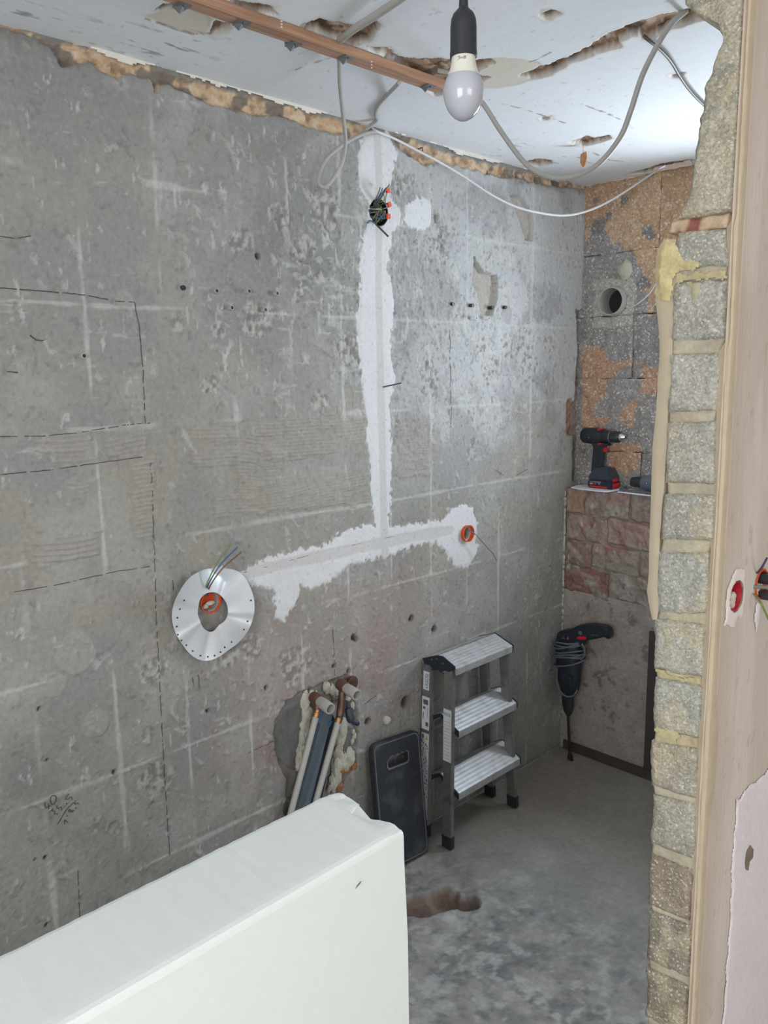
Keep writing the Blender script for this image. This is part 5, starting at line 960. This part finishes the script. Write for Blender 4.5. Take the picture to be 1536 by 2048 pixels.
def text_on(front, par, txt, u0, u1, z0, z1, vertical, mat):
    cu = bpy.data.curves.new('txt', 'FONT'); cu.body = txt; cu.size = 1.0; tmp = bpy.data.objects.new('txt', cu); C.objects.link(tmp)
    dg = bpy.context.evaluated_depsgraph_get(); dg.update(); me = bpy.data.meshes.new_from_object(tmp.evaluated_get(dg)); bpy.data.objects.remove(tmp)
    n = len(me.vertices); co = np.zeros(n*3, np.float32); me.vertices.foreach_get('co', co); co = co.reshape(-1, 3); mn, mxx = co.min(0), co.max(0); a = (co[:, 0]-mn[0])/(mxx[0]-mn[0]); b = (co[:, 1]-mn[1])/(mxx[1]-mn[1])
    for i in range(n):
        if vertical: u = u1-(u1-u0)*b[i]; z = z0+(z1-z0)*a[i]
        else: u = u0+(u1-u0)*a[i]; z = z0+(z1-z0)*b[i]
        co[i] = face_pt(front, u, z, .0012)
    me.vertices.foreach_set('co', co.ravel()); me.update(); return link(me, 'brand_print', mat, par)
s1 = sticker(False, 0.575, 0.645, 0.12, 0.85); text_on(False, s1, 'KRAUSE', 0.42, 0.80, 0.582, 0.638, True, M['inkblue']); mark(False, s1, [rect(0.34, 0.37, 0.590, 0.632)], M['inkblue'])
s2_ = sticker(False, 0.422, 0.548, 0.02, 0.96); mark(False, s2_, [rect(.2, .8, .518, .537), rect(.15, .25, .462, .488), rect(.72, .78, .470, .510), rect(.5, .85, .436, .452), rect(.1, .8, .526, .529), rect(.15, .45, .500, .510)], M['ink'])
s3_ = sticker(False, 0.215, 0.408, 0.02, 0.96); rr_ = random.Random(11); mark(False, s3_, [rect(u, u+rr_.uniform(.06, .14), z, z+rr_.uniform(.003, .008)) for i in range(38) for u, z in [(rr_.choice([.12, .28, .55, .72])+rr_.uniform(-.04, .04), 0.222+i*0.0042)]], M['ink'])
mark(False, s3_, [[(.5, .384), (.9, .384), (.7, .404)]], M['yel']); mark(False, s3_, [[(.22+.14*math.cos(k*.628), .394+.009*math.sin(k*.628)) for k in range(10)]], M['ink'])
s4_ = sticker(False, 0.075, 0.211, 0.02, 0.96); mark(False, s4_, [rect(u, u+.08, z, z+.004) for i in range(14) for u, z in [(rr_.uniform(.1, .8), 0.150+i*0.004)]], M['ink'])
s5_ = sticker(True, 0.335, 0.530, 0.03, 0.97); text_on(True, s5_, 'KRAUSE', 0.08, 0.90, 0.506, 0.518, False, M['inkblue']); mark(True, s5_, [rect(.06, .9, .345+i*.0125, .347+i*.0125) for i in range(12)], plain('ink_pale', S(170, 174, 182), .7))

# ================================================================== ROTARY HAMMER
HY = -0.085
hz = lambda a, b: (1090+a*150/960, 1220+b*150/960)
def hx(a, b, y=HY): return hit(*hz(a, b), 1, y)
tip = hx(325, 1950); root = empty('rotary_hammer', (tip[0], HY, 0.0), 'dark blue rotary hammer with long chisel hanging in the wall corner', 'rotary hammer')
def vprof(rows_):  # rows (left, right, y) -> rings
    R = []
    for l, r, y in rows_:
        A, B = hx(l, y), hx(r, y); c = (A+B)/2; rad = np.linalg.norm(B-A)/2; R.append([(c[0]+rad*math.cos(k*2*math.pi/20), c[1]+rad*0.62*math.sin(k*2*math.pi/20), c[2]) for k in range(20)])
    return R
MB().rings(vprof([(165, 445, 400), (158, 452, 450), (158, 455, 700), (165, 450, 780), (172, 446, 850), (180, 440, 930), (198, 420, 1000), (216, 395, 1060), (225, 365, 1090)])).build('motor_body', M['navy'], root, smooth=True)
MB().rings(vprof([(218, 368, 1085), (220, 362, 1110), (228, 360, 1200), (226, 362, 1215), (232, 356, 1240), (240, 350, 1290), (262, 335, 1330), (272, 322, 1350)])).build('nose', M['black'], root, smooth=True)
HDL = [(138, 330), (175, 275), (235, 262), (270, 275), (330, 245), (400, 208), (540, 190), (700, 206), (780, 235), (808, 285), (812, 380), (785, 382), (762, 345), (700, 362), (640, 375), (530, 392), (480, 420), (455, 470), (150, 470), (134, 400)]
MB().prism([hx(a, b, HY-0.024) for a, b in HDL], (0, 0.048, 0)).build('handle', M['navy'], root, bevel=0.010, seg=3)
MB().prism([hx(a, b, HY-0.028) for a, b in [(405, 345), (440, 338), (500, 338), (525, 350), (525, 375), (505, 382), (410, 378), (400, 362)]], (0, 0.01, 0)).build('trigger', M['red'], root, bevel=0.002)
q = hx(452, 292, HY-0.024); MB().lathe(tuple(q), (0, -1, 0), [(0, 0.010), (0.003, 0.010), (0.003, 0.006), (0.0005, 0.0055)], 16).build('button_ring', M['zinc'], root, smooth=True)
vb = MB()
for a in range(595, 680, 14): qa = hx(a, 322, HY-0.0246); vb.box((qa[0]-.0008, qa[1]-.001, qa[2]-.003), (qa[0]+.0008, qa[1]+.001, qa[2]+.003))
vb.build('vent_marks', M['zinc'], root)
nl = hx(815, 330, HY); MB().tube([(nl[0]-0.01, HY, nl[2]), (nl[0]+0.025, HY, nl[2]+0.001)], 0.0022, 8).build('cord_plug_pin', M['chrome'], root, smooth=True)
dc = hx(300, 890, HY-0.040); dl = MB().lathe(tuple(dc), (0, -1, 0), [(0, 0.021), (0.004, 0.020), (0.005, 0.017)], 20).build('mode_dial', M['black'], root, smooth=True); MB().box((dc[0]-.003, dc[1]-.010, dc[2]-.016), (dc[0]+.003, dc[1]-.004, dc[2]+.016)).build('dial_grip', M['navy_l'], dl, bevel=.001)
ar = MB(); pts = [(dc[0]+0.0235*math.cos(math.radians(a)), dc[1]-0.0012, dc[2]+0.0235*math.sin(math.radians(a))) for a in range(95, 245, 12)]; ar.tube(pts, 0.0009, 5); ar.build('dial_scale', M['zinc'], dl)
lg = MB()
for a, b, w, h in [(240, 345, 10, 50), (215, 350, 8, 40)]: lg.prism([hx(a-w, b+h/2, HY-0.0252), hx(a+w, b+h/2, HY-0.0252), hx(a+w*.4, b-h/2, HY-0.0252)], (0, -0.0006, 0))
lg.build('emblem', M['zinc'], root); lg = MB().prism([hx(278, 372, HY-0.0252), hx(305, 378, HY-0.0252), hx(295, 330, HY-0.0252)], (0, -0.0006, 0)).build('emblem', plain('emblem_orange', S(190, 90, 60), .5), root)
rnd = random.Random(9)
for k, (yl_, yr_) in enumerate([(400, 395), (425, 440), (470, 420), (510, 520), (545, 560), (575, 590), (600, 560), (710, 640)]):
    A, B = hx(150, yl_), hx(462+(25 if k % 2 else 8), yr_); c = (A+B)/2; rx = np.linalg.norm(B-A)/2*1.02; tz = (B[2]-A[2]); P = []
    for i in range(25): th = 2*math.pi*i/24; P.append((c[0]+rx*math.cos(th), HY+0.047*math.sin(th)+0.002*math.sin(3*th), c[2]+tz/2*math.cos(th)+0.004*math.sin(2*th+k)))
    MB().tube(P, 0.0042, 7).build('cord_wrap', M['cable_dark'], root, smooth=True)
lp = [hx(470, 430, HY-.05), hx(505, 500, HY-.05), hx(500, 590, HY-.05), hx(455, 635, HY-.048)]; MB().tube(spline(lp, 7), 0.0044, 7).build('cord_loop', M['cable_dark'], root, smooth=True)
lp = [hx(160, 730, HY-.03), hx(150, 850, HY-.03), hx(160, 960, HY-.035), (hx(210, 1060, HY-.045)), hx(290, 1110, HY-.048), hx(370, 1090, HY-.045), hx(415, 1020, HY-.035)]; MB().tube(spline(lp, 7), 0.0042, 7).build('cord_loop', M['cable_dark'], root, smooth=True)
ct, cb2 = hx(297, 1345), hx(318, 1850); MB().tube([ct, cb2], [0.0065, 0.0065], 6).build('chisel_shank', M['steel'], root)
tl_ = [hx(292, 1840), hx(342, 1835), hx(362, 1960), hx(330, 1965), hx(290, 1945)]
tl_ = [np.array([p_[0], p_[1], max(p_[2], 0.002)]) for p_ in tl_]; MB().prism([p_-np.array([0, 0.005, 0]) for p_ in tl_], (0, 0.008, 0)).build('chisel_tip', M['steel'], root, bevel=.001)

# ================================================================== SHEETS AND DRILLS ON THE LEDGE
def sheet(pts, z, th, label, cat='sheet'):
    return tag(MB().prism([(a, b, z) for a, b in pts], (0, 0, th)).build('white_sheet', M['paper'], None), label, cat)
sheet([(0.045, -0.028), (0.098, -0.046), (0.180, -0.052), (0.226, -0.040), (0.245, 0.03), (0.238, 0.085), (0.05, 0.088), (0.03, 0.04)], 1.2275, 0.004, 'small white board under the standing cordless drill')
sheet([(0.262, -0.020), (0.33, -0.026), (0.45, -0.034), (0.47, 0.05), (0.455, 0.088), (0.262, 0.088)], 1.2275, 0.004, 'small white board under the drill lying by the pier')
ZB = 1.2322; DYc = 0.040
root = empty('cordless_drill', (0.14, DYc, ZB), 'black and red cordless drill standing on its battery on the ledge', 'cordless drill')
dz_ = lambda a, b: (1140+a*180/1536, 830+b*180/1536)
def dx_(a, b, y=DYc): return hit(*dz_(a, b), 1, y)
axz = dx_(400, 355)[2]; xb_ = dx_(205, 350)[0]; xf = dx_(950, 370)[0]; Ld = xf-xb_
MB().lathe((xb_, DYc, axz), (1, 0, 0), [(0, 0.012), (0.003, 0.024), (0.012, 0.0325), (0.04, 0.0345), (0.075, 0.0335), (0.095, 0.031), (0.108, 0.0285)], 24, 0.92).build('motor_housing', M['navy'], root, smooth=True)
MB().lathe((xb_, DYc, axz), (1, 0, 0), [(0.100, 0.027), (0.104, 0.0275), (Ld*0.66, 0.0265), (Ld*0.665, 0.0235)], 24).build('torque_ring', M['black'], root, smooth=True)
MB().lathe((xb_, DYc, axz), (1, 0, 0), [(Ld*0.665, 0.0250), (Ld*0.685, 0.0250)], 24).build('silver_ring', M['zinc'], root, smooth=True)
ch = MB().lathe((xb_, DYc, axz), (1, 0, 0), [(Ld*0.685, 0.0225), (Ld*0.70, 0.0235), (Ld*0.87, 0.0215), (Ld*0.89, 0.018)], 24).build('chuck', M['black'], root, smooth=True)
for k in range(10):
    a = k*math.pi/5; MB().tube([(xb_+Ld*0.72, DYc+0.0232*math.sin(a), axz+0.0232*math.cos(a)), (xb_+Ld*0.86, DYc+0.0222*math.sin(a), axz+0.0222*math.cos(a))], 0.0016, 5).build('chuck_rib', M['navy_l'], ch)
MB().lathe((xb_, DYc, axz), (1, 0, 0), [(Ld*0.88, 0.0175), (Ld*0.93, 0.0165), (Ld*0.985, 0.0100), (Ld, 0.0085), (Ld, 0.0045), (Ld*0.94, 0.004)], 20).build('chuck_nose', M['chrome'], root, smooth=True)
MB().prism([dx_(a, b, DYc-0.017) for a, b in [(375, 450), (560, 480), (660, 500), (650, 530), (560, 545), (548, 640), (530, 740), (515, 860), (520, 985), (350, 985), (360, 870), (372, 720), (388, 580), (380, 520), (330, 470)]], (0, 0.034, 0)).build('grip', M['navy'], root, bevel=0.009, seg=3)
MB().prism([dx_(a, b, DYc-0.009) for a, b in [(545, 540), (610, 545), (622, 590), (608, 632), (552, 640), (540, 590)]], (0, 0.018, 0)).build('trigger', M['red'], root, bevel=0.003)
MB().prism([dx_(a, b, DYc-0.0345) for a, b in [(465, 485), (540, 485), (530, 505), (470, 508)]], (0, 0.02, 0)).build('direction_switch', M['red'], root, bevel=0.001)
MB().prism([dx_(a, b, DYc-0.030) for a, b in [(455, 240), (505, 240), (500, 268), (460, 268)]], (0, 0.06, 0)).build('gear_switch', M['red'], root, bevel=0.002)
xl, xr = dx_(300, 1150, DYc-0.036)[0], dx_(600, 1200, DYc-0.036)[0]; xr = xl+0.112
zt_ = dx_(430, 870)[2]
ft = MB().rings([[(x, y, z) for x, y in ((xl+i_, DYc-j_), (xr-i_, DYc-j_), (xr-i_, DYc+j_), (xl+i_, DYc+j_))] for z, i_, j_ in ((ZB+0.034, 0.0, 0.036), (ZB+0.052, 0.002, 0.035), (zt_-0.012, 0.016, 0.026), (zt_, 0.026, 0.020))]); ft.build('foot_housing', M['navy_l'], root, bevel=0.006)
bat = MB().box((xl-0.002, DYc-0.037, ZB), (xr+0.004, DYc+0.037, ZB+0.036)).build('battery', M['navy'], root, bevel=0.006)
MB().box((xl+0.012, DYc-0.0378, ZB+0.003), (xr-0.018, DYc-0.036, ZB+0.010)).build('red_band', M['red'], bat); MB().box((xr+0.002, DYc-0.028, ZB+0.004), (xr+0.0055, DYc+0.026, ZB+0.024)).build('red_band', M['red'], bat, bevel=.001); MB().box((xr-0.004, DYc-0.024, ZB+0.030), (xr+0.0045, DYc+0.016, ZB+0.044)).build('release_button', M['red'], bat, bevel=.003)
MB().prism([(xl+0.008, DYc-0.0372, ZB+0.031), (xl+0.066, DYc-0.0372, ZB+0.031), (xl+0.058, DYc-0.0372, ZB+0.014), (xl+0.048, DYc-0.0372, ZB+0.024), (xl+0.008, DYc-0.0372, ZB+0.028)], (0, -0.0007, 0)).build('battery_label', M['zinc'], bat)
def text_flat(txt, org, U, Vv, w, h, mat, par):
    cu = bpy.data.curves.new('txt', 'FONT'); cu.body = txt; tmp = bpy.data.objects.new('txt', cu); C.objects.link(tmp); dg = bpy.context.evaluated_depsgraph_get(); dg.update(); me = bpy.data.meshes.new_from_object(tmp.evaluated_get(dg)); bpy.data.objects.remove(tmp)
    n = len(me.vertices); co = np.zeros(n*3, np.float32); me.vertices.foreach_get('co', co); co = co.reshape(-1, 3); mn, mxx = co.min(0), co.max(0); a = ((co[:, 0]-mn[0])/(mxx[0]-mn[0]))[:, None]; b = ((co[:, 1]-mn[1])/(mxx[1]-mn[1]))[:, None]
    co2 = np.array(org)[None]+a*np.array(U)[None]*w+b*np.array(Vv)[None]*h; me.vertices.foreach_set('co', co2.astype(np.float32).ravel()); me.update(); return link(me, 'voltage_print', mat, par)
text_flat('18V', (xl+0.012, DYc-0.0380, ZB+0.0155), (1, 0, 0), (0, 0, 1), 0.016, 0.008, M['sticker'], bat); MB().box((xl+0.031, DYc-0.0380, ZB+0.0165), (xl+0.042, DYc-0.0370, ZB+0.022)).build('red_mark', M['red'], bat)
sc_w = dx_(320, 385, DYc-0.033); MB().lathe((sc_w[0], DYc-0.0325, sc_w[2]), (0, -1, 0), [(0, 0.003), (0.0012, 0.0025)], 8).build('screw', M['zinc'], root)
# second drill lying down, half hidden by the pier
r2_ = empty('lying_drill', (0.40, 0.045, ZB), 'dark drill lying on its side beside the block pier', 'drill'); z2 = ZB+0.036
MB().lathe((0.286, 0.048, z2), (1, 0, 0), [(0, 0.010), (0.004, 0.019), (0.014, 0.0215), (0.05, 0.0235), (0.054, 0.0225)], 20).build('chuck', M['black'], r2_, smooth=True)
MB().lathe((0.286, 0.048, z2), (1, 0, 0), [(0.052, 0.026), (0.06, 0.030), (0.085, 0.033), (0.16, 0.034), (0.2, 0.030), (0.205, 0.02)], 20).build('motor_housing', M['duct'], r2_, smooth=True)
MB().beam((0.43, 0.02, ZB+0.001), (0.43, 0.02, ZB+0.034), 0.045, 0.09).build('grip', M['navy'], r2_, bevel=.008)
MB().lathe((0.375, 0.013, z2+0.004), (0, -1, 0), [(0, 0.003), (0.003, 0.0025)], 8).build('screw', M['chrome'], r2_)
for yo in (0.0, 0.012): MB().tube(spline([(0.25+yo, 0.05, ZB+0.012), (0.262, 0.015-yo, ZB+0.007), (0.30, -0.008, ZB+0.0055), (0.36, -0.012+yo, ZB+0.0055), (0.43, -0.015, ZB+0.006)], 7), 0.0045, 7).build('power_cord', M['cable_dark'], r2_, smooth=True)

# ================================================================== WHITE SLAB
SX0, SX1, SY1, SY0, SZ = 0.916, 1.0935, -2.152, -3.05, 1.0
n = 150; V = []; Fs = []
def slab_ring(y, chip):
    """section at y: ring of (x,z) points; chip lowers the top edge towards the end"""
    w = 0.0012*(float(fbm(y*90, 1, 3, 700))-0.5)*2; R = []
    k = max(0.0, 1-(SY1-y)/0.10)
    zin = SZ+w-0.002; zo = SZ-0.003
    R = [(SX0, 0.0), (SX0, SZ-0.006), (SX0+0.004, zin)]+[(SX0+0.012+0.0095*i_, SZ+w*.4) for i_ in range(16)]+[(SX1-0.012, SZ-0.0005), (SX1-0.005, SZ-0.002), (SX1-0.0015, SZ-0.005), (SX1, SZ-0.011), (SX1, SZ-0.05), (SX1, SZ-0.20), (SX1, 0.0)]
    return R
rings = []; ysl = list(np.linspace(SY0, SY1-0.10, 60))+list(np.linspace(SY1-0.097, SY1, 40))
for y in ysl:
    R = slab_ring(y, 0); rings.append([(x, y, max(z, 0.0015)) for x, z in R])
# chipped, stepped end edge: push the last rings' y by a profile across the thickness
prof_x = np.array([SX0, SX0+0.02, SX0+0.055, SX0+0.072, SX0+0.078, SX0+0.10, SX0+0.13, SX0+0.155, SX1]); prof_d = np.array([0.006, 0.0, 0.003, 0.006, 0.024, 0.028, 0.010, 0.006, 0.008])
for i, y in enumerate(ysl):
    k = sm(SY1-0.045, SY1, np.array(y)); 
    for j, (x, yy2, z) in enumerate(rings[i]):
        zk = sm(SZ-0.25, SZ-0.02, np.array(z)); dd = float(np.interp(x, prof_x, prof_d))*zk+0.002*float(fbm(z*40, x*40, 2, 701))
        rings[i][j] = (x, y-dd*float(k), z-float(k)*zk*0.006*float(fbm(x*60, y*30, 2, 702)))
sl = MB().rings(rings).build('white_slab', M['slab'], None); tag(sl, 'tall thick white foam slab with a chipped corner standing on the floor', 'slab')
mk = hit(716, 1770, 0, SX1+0.0004); MB().prism([(SX1+0.0008, mk[1]-0.006, mk[2]-0.003), (SX1+0.0008, mk[1]+0.004, mk[2]+0.001), (SX1+0.0008, mk[1]+0.006, mk[2]+0.004), (SX1+0.0008, mk[1]-0.002, mk[2]+0.001)], (0.0008, 0, 0)).build('dark_fleck', plain('fleck', S(120, 116, 104), .9), sl)
